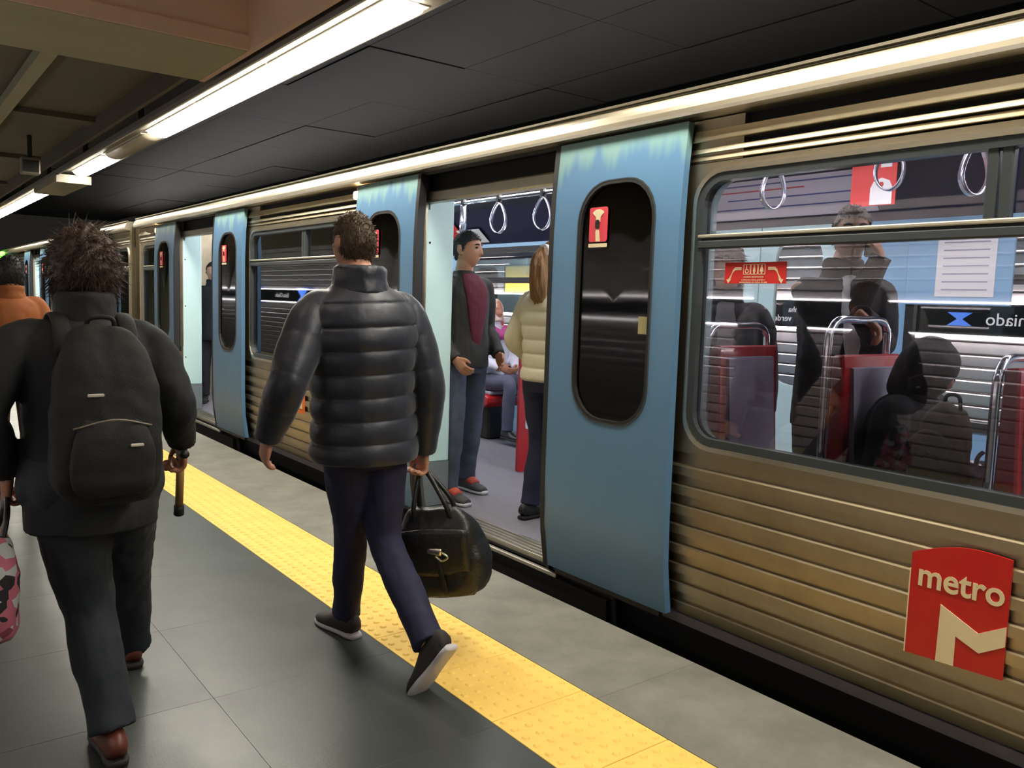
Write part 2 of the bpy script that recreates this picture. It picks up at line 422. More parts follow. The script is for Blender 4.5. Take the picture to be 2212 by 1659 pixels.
# ceilings
ZC = 3.11; CX = 2.06
tc = struct('ceiling', bx(CX+0.03, 7.2, Y0, Y1, 3.98, 4.1), M_black, 'dark ceiling above the tracks')
for i in range(4):
    for j in range(16):
        x0 = 2.75 + i*1.1; y0 = -2.6 + j*2.0; dz = random.choice((0, 0, 0.004, 0.010))
        o = obj('ceiling_panel', bx(x0, x0+1.096, y0, y0+1.996, 3.88-dz, 3.92-dz, 0.002), M_trackceil, tc)
cf = struct('ceiling_near', bx(WALLX-0.2, CX, Y0, 5.70, 4.2, 4.35), M_ceilpink, 'pinkish recessed ceiling above the platform')
obj('recess_side', bx(CX, CX+0.04, Y0, 6.75, ZC, 4.3), M_ceilpink, cf)
obj('recess_end', bx(WALLX-0.2, CX, 5.70, 5.76, ZC+0.09, 4.3), M_ceilpink, cf)
obj('recess_lip', bx(WALLX-0.2, CX, 5.68, 5.70, ZC+0.005, ZC+0.10), M_ceilpink, cf)
obj('soffit', bx(WALLX-0.2, CX, 5.70, 6.73, ZC, ZC+0.09, 0.004), M_ceilgreen, cf)
cl = struct('ceiling_far', bx(WALLX-0.2, CX, 6.73, Y1, 3.41, 3.55), M_ceildark, 'dark platform ceiling beyond the soffit')
obj('ceiling_batten', bx(1.11, 1.23, 6.74, 30, 3.31, 3.41, 0.004), M_ceilgreen, cl)
for j, y in enumerate((10.5, 14.3, 18.1, 21.9, 25.7, 29.5)):
    obj('ceiling_beam', bx(WALLX-0.2, CX, y, y+0.3, 3.35, 3.41), M_ceildark, cl)
obj('bulkhead', bx(WALLX-0.2, CX, 19.8, 20.1, 2.79, 3.41), M_ceilpink, cl)
obj('ceiling_edge', bx(CX, CX+0.04, 6.75, Y1, ZC+0.1, 3.9), M_ceildark, cl)

# ------------------------------------------------------------------ platform luminaires
LX0, LX1, LZ = 2.32, 2.55, 3.10
rail = thing('lamp_rail', 'long grey ceiling rail carrying the platform tube lights', 'rail', (2.43, 0, LZ))
obj('channel', bx(2.19, 2.61, Y0, Y1, LZ+0.045, LZ+0.10, 0.005), M_rail, rail)
obj('reflector', prism([(2.20, LZ+0.045), (2.19, LZ+0.045), (2.155, LZ-0.012), (2.163, LZ-0.018)], Y0, Y1), M_housing, rail)
for y in [1.0 + 3.0*k for k in range(-1, 10)]:
    obj('hanger', bx(2.40, 2.46, y, y+0.04, LZ+0.1, 3.97), M_rail, rail)
def lens(y0, y1):
    n = 9; b = bmesh.new(); rows = []
    cx = (LX0+LX1)/2; hw = (LX1-LX0)/2
    for y, s in ((y0, 0.45), (y0+0.02, .82), (y0+.05, 1), (y1-.05, 1), (y1-.02, .82), (y1, .45)):
        rows.append([b.verts.new((cx + hw*s*math.cos(math.pi*k/(n-1)), y, LZ+0.04 - 0.062*s*math.sin(math.pi*k/(n-1)))) for k in range(n)])
    for a, c in zip(rows, rows[1:]):
        for k in range(n-1): b.faces.new((a[k], a[k+1], c[k+1], c[k]))
        b.faces.new((a[0], c[0], c[-1], a[-1]))
    b.faces.new(rows[0]); b.faces.new(rows[-1][::-1])
    return b
lamps = [(-3.0, -1.4, 1, 'lit tube light on the rail behind the viewpoint, farthest back'), (-0.9, 0.7, 1, 'lit tube light on the rail just behind the viewpoint'),
         (1.45, 3.25, 1, 'lit tube light on the rail overhead, above the frame'),
         (4.20, 6.00, 1, 'nearest lit tube light in view, beside the pinkish ceiling recess'), (6.03, 7.68, 1, 'second lit tube light of the long bright run'),
         (7.71, 9.38, 1, 'third lit tube light, end of the long bright run'), (9.55, 11.35, 0, 'unlit grey tube light between two lit ones'),
         (11.50, 13.40, 1, 'short isolated lit tube light past the unlit one'), (15.7, 17.9, 1, 'lit tube light beyond the small hanging box'),
         (18.0, 20.2, 1, 'lit tube light at the left edge, second beyond the hanging box'), (20.4, 22.4, 1, 'lit tube light at the far left frame edge'), (22.6, 24.6, 1, 'farthest lit tube light along the platform')]
for y0, y1, on, lb in lamps:
    t = thing('tube_light', lb, 'light', ((LX0+LX1)/2, (y0+y1)/2, LZ), 'platform tube lights')
    obj('diffuser', lens(y0, y1), M_lamp if on else M_lampoff, t, True)
    obj('housing', bx(LX0-0.012, LX1+0.012, y0, y1, LZ+0.036, LZ+0.046, 0.003), M_housing, t)
rl = thing('recess_fill_light', 'added unseen round light brightening the pinkish recess, above the frame', 'light', (0.2, 2.6, 4.12))  # added lamp out of view, lifts the brightness of the recess walls
bm = bmesh.new(); loft([(0.2, 2.6, 4.19), (0.2, 2.6, 4.14), (0.2, 2.6, 4.12)], [(.22, .22), (.22, .22), (.19, .19)], (1, 0, 0), n=6, seg=28, bm=bm); obj('diffuser', bm, M_recessfill, rl)
obj('ring', loft([(0.2, 2.6, 4.20), (0.2, 2.6, 4.17)], [(.25, .25), (.25, .25)], (1, 0, 0), n=3, seg=28), M_housing, rl)
# small boxes hanging near the rail
t = thing('loudspeaker_box', 'small grey loudspeaker box hanging from the dark ceiling', 'loudspeaker', (1.67, 12.4, 2.95))
obj('body', bx(1.56, 1.77, 12.32, 12.5, 2.92, 3.13, 0.015, seg=2), M_rail, t)
obj('grille', bx(1.575, 1.755, 12.312, 12.322, 2.945, 3.09), M_dark, t)
obj('bracket', bx(1.64, 1.69, 12.38, 12.43, 3.12, 3.41), M_dark, t)
t = thing('direction_sign', 'slim grey sign box hung beside the tube lights', 'sign', (2.35, 14.5, 3.0))
obj('box', bx(2.14, 2.58, 13.55, 15.6, 2.99, 3.09, 0.01), M_ceilgreen, t)
obj('end_cap', bx(2.13, 2.59, 13.5, 13.55, 2.98, 3.10, 0.006), M_rail, t)

# ================================================================== TRAIN
XB = 2.86                      # body plane
def xprof(z):                  # tumblehome of the side
    return 0.030*max(0, (z-1.75)/0.55)**2 + 0.040*max(0, (0.50-z)/0.40)**2
P = 5.4
DOORS = [-1.35, 4.05, 9.45]
CY0, CY1 = -4.1, 11.95
OW = 0.68                      # half opening
car = thing('train_car', 'ribbed steel metro car with open blue doors, nearest the camera', 'train car', (4.2, 4.0, 0.0), 'metro cars at the platform')
segs = []; y = CY0
for d in DOORS: segs.append((y, d-OW)); y = d+OW
segs.append((y, CY1))
# lower body: backing sheet + ribs
NR = 8; RZ0, RP = 0.118, 0.0900
for a, c in segs:
    n = 10; b = bmesh.new(); prev = None
    zs_ = [0.10 + (0.86-0.10)*i/n for i in range(n+1)]
    obj('side_sheet', prism([(XB+0.012+xprof(z), z) for z in zs_] + [(XB+0.035+xprof(z), z) for z in reversed(zs_)], a, c), M_steel, car)
    for i in range(NR):
        z0 = RZ0 + i*RP; z1 = z0 + 0.050
        f = lambda z: XB + xprof(z)
        obj('rib', prism([(f(z0)+0.013, z0-0.002), (f(z0+.004)-0.006, z0+0.003), (f(z1)-0.006, z1-0.009), (f(z1)-0.002, z1-0.003), (f(z1)+0.013, z1+0.001)], a, c), M_steel, car)
# window bays
WB = [(s[0], s[1], (0.18 + P*k, 2.45 + P*k)) for k, s in ((0, segs[1]), (1, segs[2]))] + [(segs[0][0], segs[0][1], (-4.0, -2.95)), (segs[3][0], segs[3][1], (11.02, 11.75))]
WZ0, WZ1 = 0.885, 2.085
def window(a, c, wy, full):
    y0, y1 = wy; r = 0.15
    obj('window_bay', ring(rrect(a, c, 0.855, 2.115, 0.002), rrect(y0, y1, WZ0, WZ1, r), XB, XB+0.04, 4), M_steel, car)
    wf = obj('window_frame', ring(rrect(y0+0.012, y1-0.012, WZ0+0.012, WZ1-0.012, r-0.01), rrect(y0+0.05, y1-0.05, WZ0+0.05, WZ1-0.05, r-0.045), XB-0.006, XB+0.045, 1), M_frame, car)
    obj('steel_rim', ring(rrect(y0-0.004, y1+0.004, WZ0-0.004, WZ1+0.004, r), rrect(y0+0.016, y1-0.016, WZ0+0.016, WZ1-0.016, r-0.015), XB-0.012, XB+0.02, 1), M_rim, wf)
    obj('pane', bx(XB+0.02, XB+0.025, y0+0.04, y1-0.04, WZ0+0.04, 1.755), M_glass, wf)
    obj('transom', bx(XB-0.012, XB+0.03, y0+0.03, y1-0.03, 1.752, 1.788, 0.006), M_frame, wf)
    obj('transom_groove', bx(XB-0.004, XB+0.03, y0+0.03, y1-0.03, 1.788, 1.797), M_rubber, wf)
    obj('transom_strip', bx(XB-0.014, XB+0.03, y0+0.03, y1-0.03, 1.797, 1.812, 0.004), M_rim, wf)
    if full:
        ym = (y0+y1)/2 - 0.1
        for p0, p1 in ((y0+0.04, ym-0.02), (ym+0.02, y1-0.04)):
            obj('upper_pane', bx(XB+0.024, XB+0.029, p0, p1, 1.81, WZ1-0.04), M_glass, wf)
        for q in (-0.022, 0.022):
            obj('mullion', bx(XB+0.0, XB+0.035, ym+q-0.018, ym+q+0.018, 1.812, WZ1-0.045, 0.004), M_frame, wf)
    else:
        obj('upper_pane', bx(XB+0.024, XB+0.029, y0+0.04, y1-0.04, 1.81, WZ1-0.04), M_glass, wf)
    obj('inner_lining', ring(rrect(a+0.01, c-0.01, 0.5, 2.2, 0.002), rrect(y0+0.03, y1-0.03, WZ0+0.02, WZ1-0.03, r-0.02), XB+0.06, XB+0.11, 1), M_inblue, wf)
    return wf
FRAMES = [window(a, c, wy, i < 2) for i, (a, c, wy) in enumerate(WB)]
# strips above the windows
for a, c in segs:
    obj('cant_panel', bx(XB+0.045, XB+0.06, a, c, 2.08, 2.43), M_black, car)
    for z0, z1, x, mm in ((2.205, 2.256, -0.012, M_fascia), (2.155, 2.180, -0.004, M_fascia), (2.124, 2.150, 0.0, M_steel), (2.092, 2.119, 0.004, M_steel)):
        q = 0.32*(z1-z0); obj('cant_strip', prism([(XB+x, z0), (XB+x-0.002, z0+0.003), (XB+x+q-0.003, z1-0.003), (XB+x+q+0.002, z1), (XB+0.05, z1), (XB+0.05, z0)], a, c), mm, car)
    for e in ((a, min(a+0.95, c)), (max(c-1.15, a), c)):
        if e[1]-e[0] > 0.2: obj('end_plate', bx(XB+0.01, XB+0.05, e[0], e[1], 2.12, 2.30), M_steel, car)
# roof-edge fascia and roof
fp = [(XB+0.045, 2.305), (XB-0.035, 2.305), (XB-0.075, 2.312)]
fp += [(XB-0.078 + 0.10*(1-math.cos(a))*0.75, 2.325 + 0.10*math.sin(a)) for a in [math.pi/2*i/8 for i in range(9)]]
fp += [(XB+0.05, 2.43), (XB+0.05, 2.33)]
obj('roof_fascia', prism(fp, CY0, CY1), M_fascia, car)
obj('gutter_lip', prism([(XB-0.03, 2.421), (XB-0.055, 2.421), (XB-0.055, 2.432), (XB-0.03, 2.432)], CY0, CY1), M_rim, car)
rp = [(XB+0.0, 2.425), (XB+0.35, 2.52), (XB+1.0, 2.60), (XB+1.7, 2.60), (XB+2.4, 2.52), (XB+2.75, 2.40), (XB+2.7, 2.39), (XB+2.35, 2.505), (XB+1.7, 2.57), (XB+1.0, 2.57), (XB+0.4, 2.505), (XB+0.06, 2.40)]
obj('roof', prism(rp, CY0, CY1), M_dark, car)
obj('underframe', bx(XB+0.09, XB+2.65, CY0+0.3, CY1-0.3, -0.55, 0.04), M_black, car)
# end walls
for ye in (CY0, CY1-0.05):
    obj('end_wall', ring(rrect(0, 1, 0, 1, 0.001), rrect(0.36, 0.64, 0.02, 0.86, 0.05), 0, 0.05), M_steel, car)
    e = car.children[-1] if False else D.objects[[o.name for o in C.objects if o.name.startswith('end_wall')][-1]]
    for v in e.data.vertices:
        w = v.co + origin(car); u = w.x
        v.co = Vector((XB + 0.01 + w.y*2.72, ye + u, 0.06 + w.z*2.3)) - origin(car)
    obj('corner_post', prism([(XB-0.006, 0.06), (XB-0.006, 2.31), (XB+0.04, 2.31), (XB+0.04, 0.06)], ye-0.0 if ye > 0 else ye, ye+0.05), M_rim, car)
# ---- doors
def leaf(y0, y1, inner, tagx):
    """y0<y1; inner = the edge towards the opening (0: y0, 1: y1)"""
    XL = XB-0.075
    w = y1-y0
    h0, h1 = (y0+0.15, y0+0.65) if inner else (y0+0.18, y0+0.68)
    lf = obj('door_leaf', ring(rrect(y0, y1, 0.105, 2.295, 0.004, 6, 10), rrect(h0, h1, 0.935, 2.08, 0.19, 6, 10), XL, XL+0.035, 12, xprof), M_door, car, 'auto')
    obj('pane', disc_yz(rrect(h0-0.002, h1+0.002, 0.93, 2.085, 0.19, 6, 10), XL+0.014, 0.006, None, xprof), M_doorglass, lf)
    obj('window_seal', ring(rrect(h0-0.004, h1+0.004, 0.931, 2.084, 0.19, 6, 10), rrect(h0+0.012, h1-0.012, 0.947, 2.068, 0.18, 6, 10), XL-0.002, XL+0.03, 1, xprof), M_rubber, lf)
    obj('window_trim', ring(rrect(h0-0.009, h1+0.009, 0.926, 2.089, 0.192, 6, 10), rrect(h0-0.003, h1+0.003, 0.932, 2.083, 0.19, 6, 10), XL-0.003, XL+0.03, 1, xprof), M_frame, lf)
    ye = y1 if inner else y0
    zz = [0.105+2.19*i/12 for i in range(13)]
    b = bmesh.new()
    ya, yb = (ye, ye+0.035) if inner else (ye-0.035, ye)
    obj('rubber_edge', prism([(XL-0.001+xprof(z), z) for z in zz] + [(XL+0.055+xprof(z), z) for z in reversed(zz)], ya, yb), M_rubber, lf)
    obj('bottom_guide', bx(XL+0.05, XL+0.075, y0+0.05, y1-0.05, 0.075, 0.11), M_dark, lf)
    # emergency sticker on the glass
    ys = h1-0.19; zs2 = 1.80
    b = disc_yz(rrect(ys, ys+0.125, zs2, zs2+0.165, 0.012, 3, 1), XL+0.010, 0.003)
    st = obj('emergency_sticker', b, M_emerg, lf)
    b = bmesh.new(); cy = ys+0.0625
    poly_yz([(cy-0.016, zs2+0.002), (cy+0.012, zs2+0.002), (cy+0.016, zs2+0.05), (cy+0.004, zs2+0.075), (cy-0.008, zs2+0.05)], XL+0.008, XL+0.0105, b)
    for k in range(5):
        a = math.radians(40 + 25*k); q = (cy+0.045*math.cos(a), zs2+0.12+0.035*math.sin(a)); nrm = (-math.sin(a)*0.007, math.cos(a)*0.007)
        poly_yz([(cy-nrm[0], zs2+0.115-nrm[1]), (q[0]-nrm[0], q[1]-nrm[1]), (q[0]+nrm[0], q[1]+nrm[1]), (cy+nrm[0], zs2+0.115+nrm[1])], XL+0.008, XL+0.0105, b)
    poly_yz([(cy-0.014, zs2+0.095), (cy+0.014, zs2+0.095), (cy+0.018, zs2+0.15), (cy-0.018, zs2+0.15)], XL+0.0075, XL+0.0102, b)
    obj('pictogram_hand', b, M_cream, lf)
    obj('pictogram_handle', disc_yz(rrect(cy-0.011, cy+0.017, zs2+0.062, zs2+0.105, 0.010, 3, 1), XL+0.006, 0.002), M_dark, lf)
    obj('sticker_strip', disc_yz(rrect(ys-0.002, ys+0.127, zs2-0.026, zs2-0.008, 0.003, 2, 1), XL+0.010, 0.003), M_cream, lf)
    if tagx:
        obj('paper_label', bx(XL+0.008, XL+0.012, h0+0.002, h0+0.075, 1.37, 1.45), mat('faded_label', lin(168, 158, 112), 0.6), lf)
    return lf
for i, d in enumerate(DOORS):
    leaf(d-OW-0.90, d-OW-0.06, 1, i == 1)
    leaf(d+OW-0.02, d+OW+0.82, 0, False)
    a, c = d-OW, d+OW
    obj('door_header', bx(XB+0.02, XB+0.10, a, c, 2.12, 2.19, 0.01), M_sill, car)
    obj('door_void', bx(XB+0.07, XB+0.09, a, c, 2.18, 2.42), M_black, car)
    obj('door_track', bx(XB-0.02, XB+0.0, a, c, 2.285, 2.305), M_dark, car)
    # threshold: sill plate with ribs, slot and step bar
    obj('sill_plate', bx(XB+0.03, XB+0.22, a, c, 0.075, 0.096), M_sill, car)
    for k in range(5): obj('sill_rib', bx(XB+0.032+k*0.037, XB+0.053+k*0.037, a+0.03, c-0.02, 0.094, 0.103, 0.002), M_sill, car)
    obj('step_bar', bx(XB-0.03, XB-0.005, a-0.12, c-0.05, 0.045, 0.070, 0.004), M_sill, car)
    obj('step_back', bx(XB-0.02, XB+0.06, a-0.5, c+0.5, -0.12, 0.04), M_black, car)
    for ye, s in ((a, -1), (c, 1)):
        jp = obj('door_jamb', bx(XB+0.03, XB+0.25, min(ye, ye+s*0.05), max(ye, ye+s*0.05), 0.40 if s > 0 else 0.1, 2.17, 0.008), M_inblue, car)
        yy = ye-0.002 if s > 0 else ye+0.002
        for zz in (0.72, 1.32, 1.86):
            obj('rivet', bx(XB+0.055, XB+0.068, yy-0.004, yy+0.004, zz, zz+0.013, 0.002), M_dark, jp)
        obj('jamb_base', bx(XB+0.03, XB+0.25, min(ye, ye+s*0.05), max(ye, ye+s*0.05), 0.1, 0.40), mat('jamb_grey', lin(120, 128, 132), 0.5) if 'jamb_grey' not in MATS else MATS['jamb_grey'], jp)
        obj('jamb_post', bx(XB+0.0, XB+0.03, min(ye, ye+s*0.03), max(ye, ye+s*0.03), 0.06, 2.3), M_rubber, car)
# orange indicator
for d in DOORS:
    il = obj('indicator_lamp', bx(XB-0.04, XB+0.02, d+OW+0.84, d+OW+0.92, 2.205, 2.265, 0.015, seg=3), M_orange, car, True)
    il['label'] = 'small glowing orange door indicator lamp'
# ---- interior shell
XF = 5.52
obj('car_floor', bx(XB+0.05, XF, CY0+0.05, CY1-0.05, 0.05, 0.094), M_carfloor, car)
obj('car_ceiling', bx(XB+0.30, XF-0.35, CY0+0.05, CY1-0.05, 2.46, 2.50), M_ceilin, car)
obj('cove', prism([(XF, 2.13), (XF-0.38, 2.46), (XF-0.36, 2.49), (XF+0.02, 2.16)], CY0+0.05, CY1-0.05), M_navy, car)
obj('cove', prism([(XB+0.11, 2.17), (XB+0.33, 2.46), (XB+0.31, 2.48), (XB+0.10, 2.19)], CY0+0.05, CY1-0.05), M_navy, car)
FB = [(s[0], s[1]) for s in segs]
for i, (a, c) in enumerate(FB):
    if i in (1, 2): w = (0.18+P*(i-1), 2.83+P*(i-1))
    elif i == 0: w = (-4.0, -2.6)
    else: w = (10.5, 11.75)
    obj('far_wall_panel', ring(rrect(a, c, 0.09, 2.18, 0.002), rrect(w[0], w[1], 0.80, 2.06, 0.10), XF, XF+0.05), M_wallblue, car)
    ff = obj('far_window_frame', ring(rrect(w[0]-0.03, w[1]+0.03, 0.77, 2.09, 0.10), rrect(w[0]+0.03, w[1]-0.03, 0.83, 2.03, 0.08), XF-0.012, XF+0.03), M_rubber, car)
    obj('far_transom', bx(XF-0.008, XF+0.03, w[0], w[1], 1.70, 1.76), M_rubber, ff)
    obj('far_pane', bx(XF+0.03, XF+0.035, w[0], w[1], 0.82, 1.70), M_glassfar, ff)
    obj('far_pane', bx(XF+0.03, XF+0.035, w[0], w[1], 1.76, 2.05), M_glassfar, ff)
for d in DOORS:
    for a, c in ((d-OW, d-0.005), (d+0.005, d+OW)):
        m_ = (a+c)/2
        lf = obj('far_door_leaf', ring(rrect(a, c, 0.1, 2.18, 0.004), rrect(m_-0.2, m_+0.2, 0.935, 2.05, 0.16), XF, XF+0.04), M_inblue, car)
        obj('pane', bx(XF+0.02, XF+0.025, m_-0.2, m_+0.2, 0.935, 2.05), M_glassfar, lf)
# interior light strips (lamps of the car)
for k in range(10):
    y0 = CY0+0.3 + k*1.56
    obj('ceiling_light', bx(4.17, 4.33, y0, y0+1.5, 2.415, 2.45, 0.01), M_inlamp, car)
    if k % 2 == 0: obj('ceiling_light', bx(3.42, 3.52, y0, y0+1.5, 2.425, 2.455, 0.008), M_inlamp, car)
# metro plate
py0, py1 = 1.066, 1.385
pl = []
for i in range(13):
    t = i/12; pl.append((py1 + (py0-py1)*t, 0.678 + (0.738-0.678)*t*0.9 + 0.028*math.sin(math.pi*t)))
pl += [(py0, 0.335), (py1, 0.319)]
plate = obj('metro_plate', poly_yz(pl, XB-0.012, XB-0.005), M_logored, car)
plate['label'] = 'red metro logo plate with white lettering'
tsz = 0.118
textmesh('metro', tsz, (0, -1, 0.015), (0, 0, 1), (XB-0.0135, py1-0.024, 0.570), M_cream, plate, 'lettering', 0.0008, 'LEFT', 1.0, 0.0022, 0.95)
S = lambda u, v: (py1 - u*(py1-py0), (0.319+0.016*u) + v*(0.361+0.04*u))
emb = [(0.335, 0.0), (0.345, 0.533), (0.74, 0.341), (1.0, 0.445), (1.0, 0.28), (0.76, 0.173), (0.52, 0.271), (0.52, 0.0)]
bm = bmesh.new(); poly_yz([S(u, v) for u, v in emb], XB-0.0145, XB-0.0118, bm)
obj('emblem', bm, M_cream, plate)
obj('plate_edge', bx(XB-0.013, XB-0.004, py1, py1+0.004, 0.319, 0.62), M_cream, plate)
# warning sticker low on the side wall near the left bay
stk = obj('safety_sticker', bx(XB-0.008, XB-0.002, 6.55, 6.75, 0.50, 0.72, 0.003), mat('sticker_orange', lin(232, 112, 40), 0.5), car)
stk['label'] = 'orange and red safety sticker'
obj('red_mark', bx(XB-0.010, XB-0.007, 6.58, 6.72, 0.66, 0.71), M_stickred, stk)
obj('pale_mark', bx(XB-0.010, XB-0.007, 6.60, 6.70, 0.54, 0.64), M_cream, stk)
# priority sticker on the near window
wf = FRAMES[0]; sx = XB+0.017
sy0, sy1, sz0, sz1 = 1.985, 2.285, 1.605, 1.692
def SP(u, v): return (sy1 - u*(sy1-sy0), sz0 + v*(sz1-sz0))
ps = obj('priority_sticker', poly_yz([(sy0, sz0), (sy1, sz0), (sy1, sz1), (sy0, sz1)], sx, sx+0.003), M_stickred, wf)
bm = bmesh.new()
def arrow(path, w):
    for (u0, v0), (u1, v1) in zip(path, path[1:]):
        p, q = Vector(SP(u0, v0)), Vector(SP(u1, v1)); d = (q-p).normalized(); nn = Vector((-d.y, d.x))*w
        e = d*w*0.4
        poly_yz([tuple(p-nn-e), tuple(q-nn+e), tuple(q+nn+e), tuple(p+nn-e)], sx-0.001, sx, bm)
for s in (0, 1):
    fx = (lambda u: 1-u) if s else (lambda u: u)
    for off in (-0.05, 0.0, 0.05):
        arrow([(fx(0.28), 0.70+off), (fx(0.18), 0.70+off), (fx(0.145), 0.60+off*0.8), (fx(0.08+off*0.25), 0.16)], 0.0017)
    poly_yz([SP(fx(0.035), 0.20), SP(fx(0.115), 0.20), SP(fx(0.065), 0.01)], sx-0.001, sx, bm)
for k in range(3):
    u0 = 0.315 + k*0.121; u1 = u0+0.116
    A, B = SP(u1, 0.42), SP(u0, 0.92)
    ring(rrect(A[0], B[0], A[1], B[1], 0.004, 2, 1), rrect(A[0]+0.0025, B[0]-0.0025, A[1]+0.0025, B[1]-0.0025, 0.003, 2, 1), sx-0.001, sx, 1, None, bm)
    cy = (A[0]+B[0])/2; zc = (A[1]+B[1])/2
    if k == 0:
        ring(rrect(cy-0.009, cy+0.009, zc-0.017, zc+0.001, 0.0088, 4, 1), rrect(cy-0.006, cy+0.006, zc-0.014, zc-0.002, 0.0058, 4, 1), sx-0.001, sx, 1, None, bm)
        poly_yz([(cy+0.004, zc-0.002), (cy-0.001, zc-0.003), (cy, zc+0.010), (cy+0.004, zc+0.010)], sx-0.001, sx, bm)
        disc_yz(rrect(cy-0.001, cy+0.005, zc+0.011, zc+0.017, 0.003, 3, 1), sx-0.001, 0.001, bm)
    else:
        wv = 0.006 if k == 1 else 0.009
        poly_yz([(cy-0.003, zc-0.018), (cy+0.003, zc-0.018), (cy+0.003, zc-0.010), (cy+wv, zc-0.009), (cy+0.004, zc+0.009), (cy-0.004, zc+0.009), (cy-wv, zc-0.009), (cy-0.003, zc-0.010)], sx-0.001, sx, bm)
        disc_yz(rrect(cy-0.0035, cy+0.0035, zc+0.010, zc+0.017, 0.0034, 3, 1), sx-0.001, 0.001, bm)
obj('pictograms', bm, M_cream, ps)
for body, v, sz in (('LUGARES RESERVADOS', 0.27, 0.0095), ('a deficientes físicos, grávidas e', 0.14, 0.0095), ('acompanhantes de crianças de colo', 0.03, 0.0095)):
    u = 0.485; q = SP(u, v)
    textmesh(body, sz, (0, -1, 0), (0, 0, 1), (sx-0.0006, q[0], q[1]), M_cream, ps, 'lettering', 0.0003, 'CENTER')

# second car: a copy further along
bpy.context.view_layer.update()
index_children(car)
car2 = copy_tree(car); car2.location = (4.2, 4.0+16.5, 0)
car2['label'] = 'second metro car, at the far left beyond the gap behind the backpack walker'
drop = [o for o in list(car2.children) if o.name.split('.')[0] in ('metro_plate', 'safety_sticker')]
for o in drop:
    for c in list(o.children): D.objects.remove(c)
    D.objects.remove(o)
gw = thing('gangway_bellows', 'dark gangway between the two metro cars', 'gangway', (4.2, 12.2, 0.3))
for k in range(4):
    obj('fold', ring(rrect(3.3, 5.1, 0.2, 2.5, 0.15), rrect(3.5, 4.9, 0.3, 2.35, 0.12), 0, 0.09), M_rubber, gw)
    e = gw.children[-1] if gw.children else None
for o in [x for x in C.objects if x.name.startswith('fold')]:
    pass
_f = [x for x in C.objects if x.name.split('.')[0] == 'fold']
for k, o in enumerate(_f):
    for v in o.data.vertices:
        w = v.co + origin(gw); v.co = Vector((w.y, 11.99 + k*0.105 + w.x, w.z)) - origin(gw)
gl = tag(obj('signal_lamp', bx(2.70, 2.80, 25.5, 26.6, 2.20, 2.38, 0.03, seg=2), M_green), 'green glowing signal at the far left end of the train', 'signal')

# ================================================================== CAR FITTINGS
# hand straps
def strap_loop(x, y, z, ang, hh=0.25):
    """flat steel band bent to a teardrop"""
    b = bmesh.new(); n = 28; w = 0.024; prev = None; first = None
    ca, sa = math.cos(ang), math.sin(ang)
    pts = []
    for i in range(n+1):
        a = 2*math.pi*i/n
        r = 0.075
        yy = r*math.sin(a)*(0.55+0.45*min(1, (1-math.cos(a))*0.75)); zz = -hh*0.5*(1-math.cos(a))
        pts.append((yy, zz))
    rows = []
    for i, (u, v) in enumerate(pts[:-1]):
        p, q = pts[i-1] if i else pts[-2], pts[i+1]
        d = Vector((q[0]-p[0], q[1]-p[1])); d = d.normalized() if d.length > 0 else Vector((1, 0)); nn = Vector((d.y, -d.x))*0.0035
        row = []
        for du, dv, dw in ((nn.x, nn.y, -w), (nn.x, nn.y, w), (-nn.x, -nn.y, w), (-nn.x, -nn.y, -w)):
            U, V, Wd = u+du, v+dv, dw
            row.append(b.verts.new((x + Wd*ca - U*sa, y + Wd*sa + U*ca, z + V)))
        rows.append(row)
    for i in range(len(rows)):
        A, B = rows[i], rows[(i+1) % len(rows)]
        for k in range(4): b.faces.new((A[k], A[(k+1) % 4], B[(k+1) % 4], B[k]))
    return b
hr = thing('grab_rail', 'long chrome ceiling grab rail inside the near metro car', 'handrail', (4.2, 4, 2.36))
obj('bar', tube([(4.2, CY0+0.2, 2.355), (4.2, CY1-0.2, 2.355)], 0.016, 12, smooth=False), M_chrome, hr)
for y in (-2, 0.5, 3.6, 6.6, 9.5): obj('bracket', tube([(4.2, y, 2.36), (4.2, y, 2.47)], 0.012, 8, smooth=False), M_chrome, hr)
straps = [(1.40, 2.34, .3, 'partly cut by the right frame edge'), (1.89, 2.34, 1.0, 'left of the window mullion'), (2.32, 2.40, .2, 'in front of the red poster'),
          (3.02, 2.35, 1.1, 'over the route diagram'), (4.60, 2.35, .6, 'partly hidden by the right door leaf edge'), (5.14, 2.335, .5, 'third from the pale blue jamb'),
          (5.72, 2.335, .45, 'middle one over the doorway man'), (6.25, 2.35, -.5, 'nearest the pale blue jamb'), (7.2, 2.35, .5, 'in the second window, right'), (7.9, 2.35, .5, 'in the second window, left')]
for y, z, a, w in straps:
    t = thing('hanging_strap', 'steel loop hand strap ' + w, 'hand strap', (4.2, y, z-0.2), 'hand straps inside the near car')
    obj('loop', strap_loop(4.2, y, z-0.015, a), M_strap, t, True)
    obj('clip', bx(4.18, 4.22, y-0.02, y+0.02, z-0.02, 2.385, 0.005), M_dark, t)
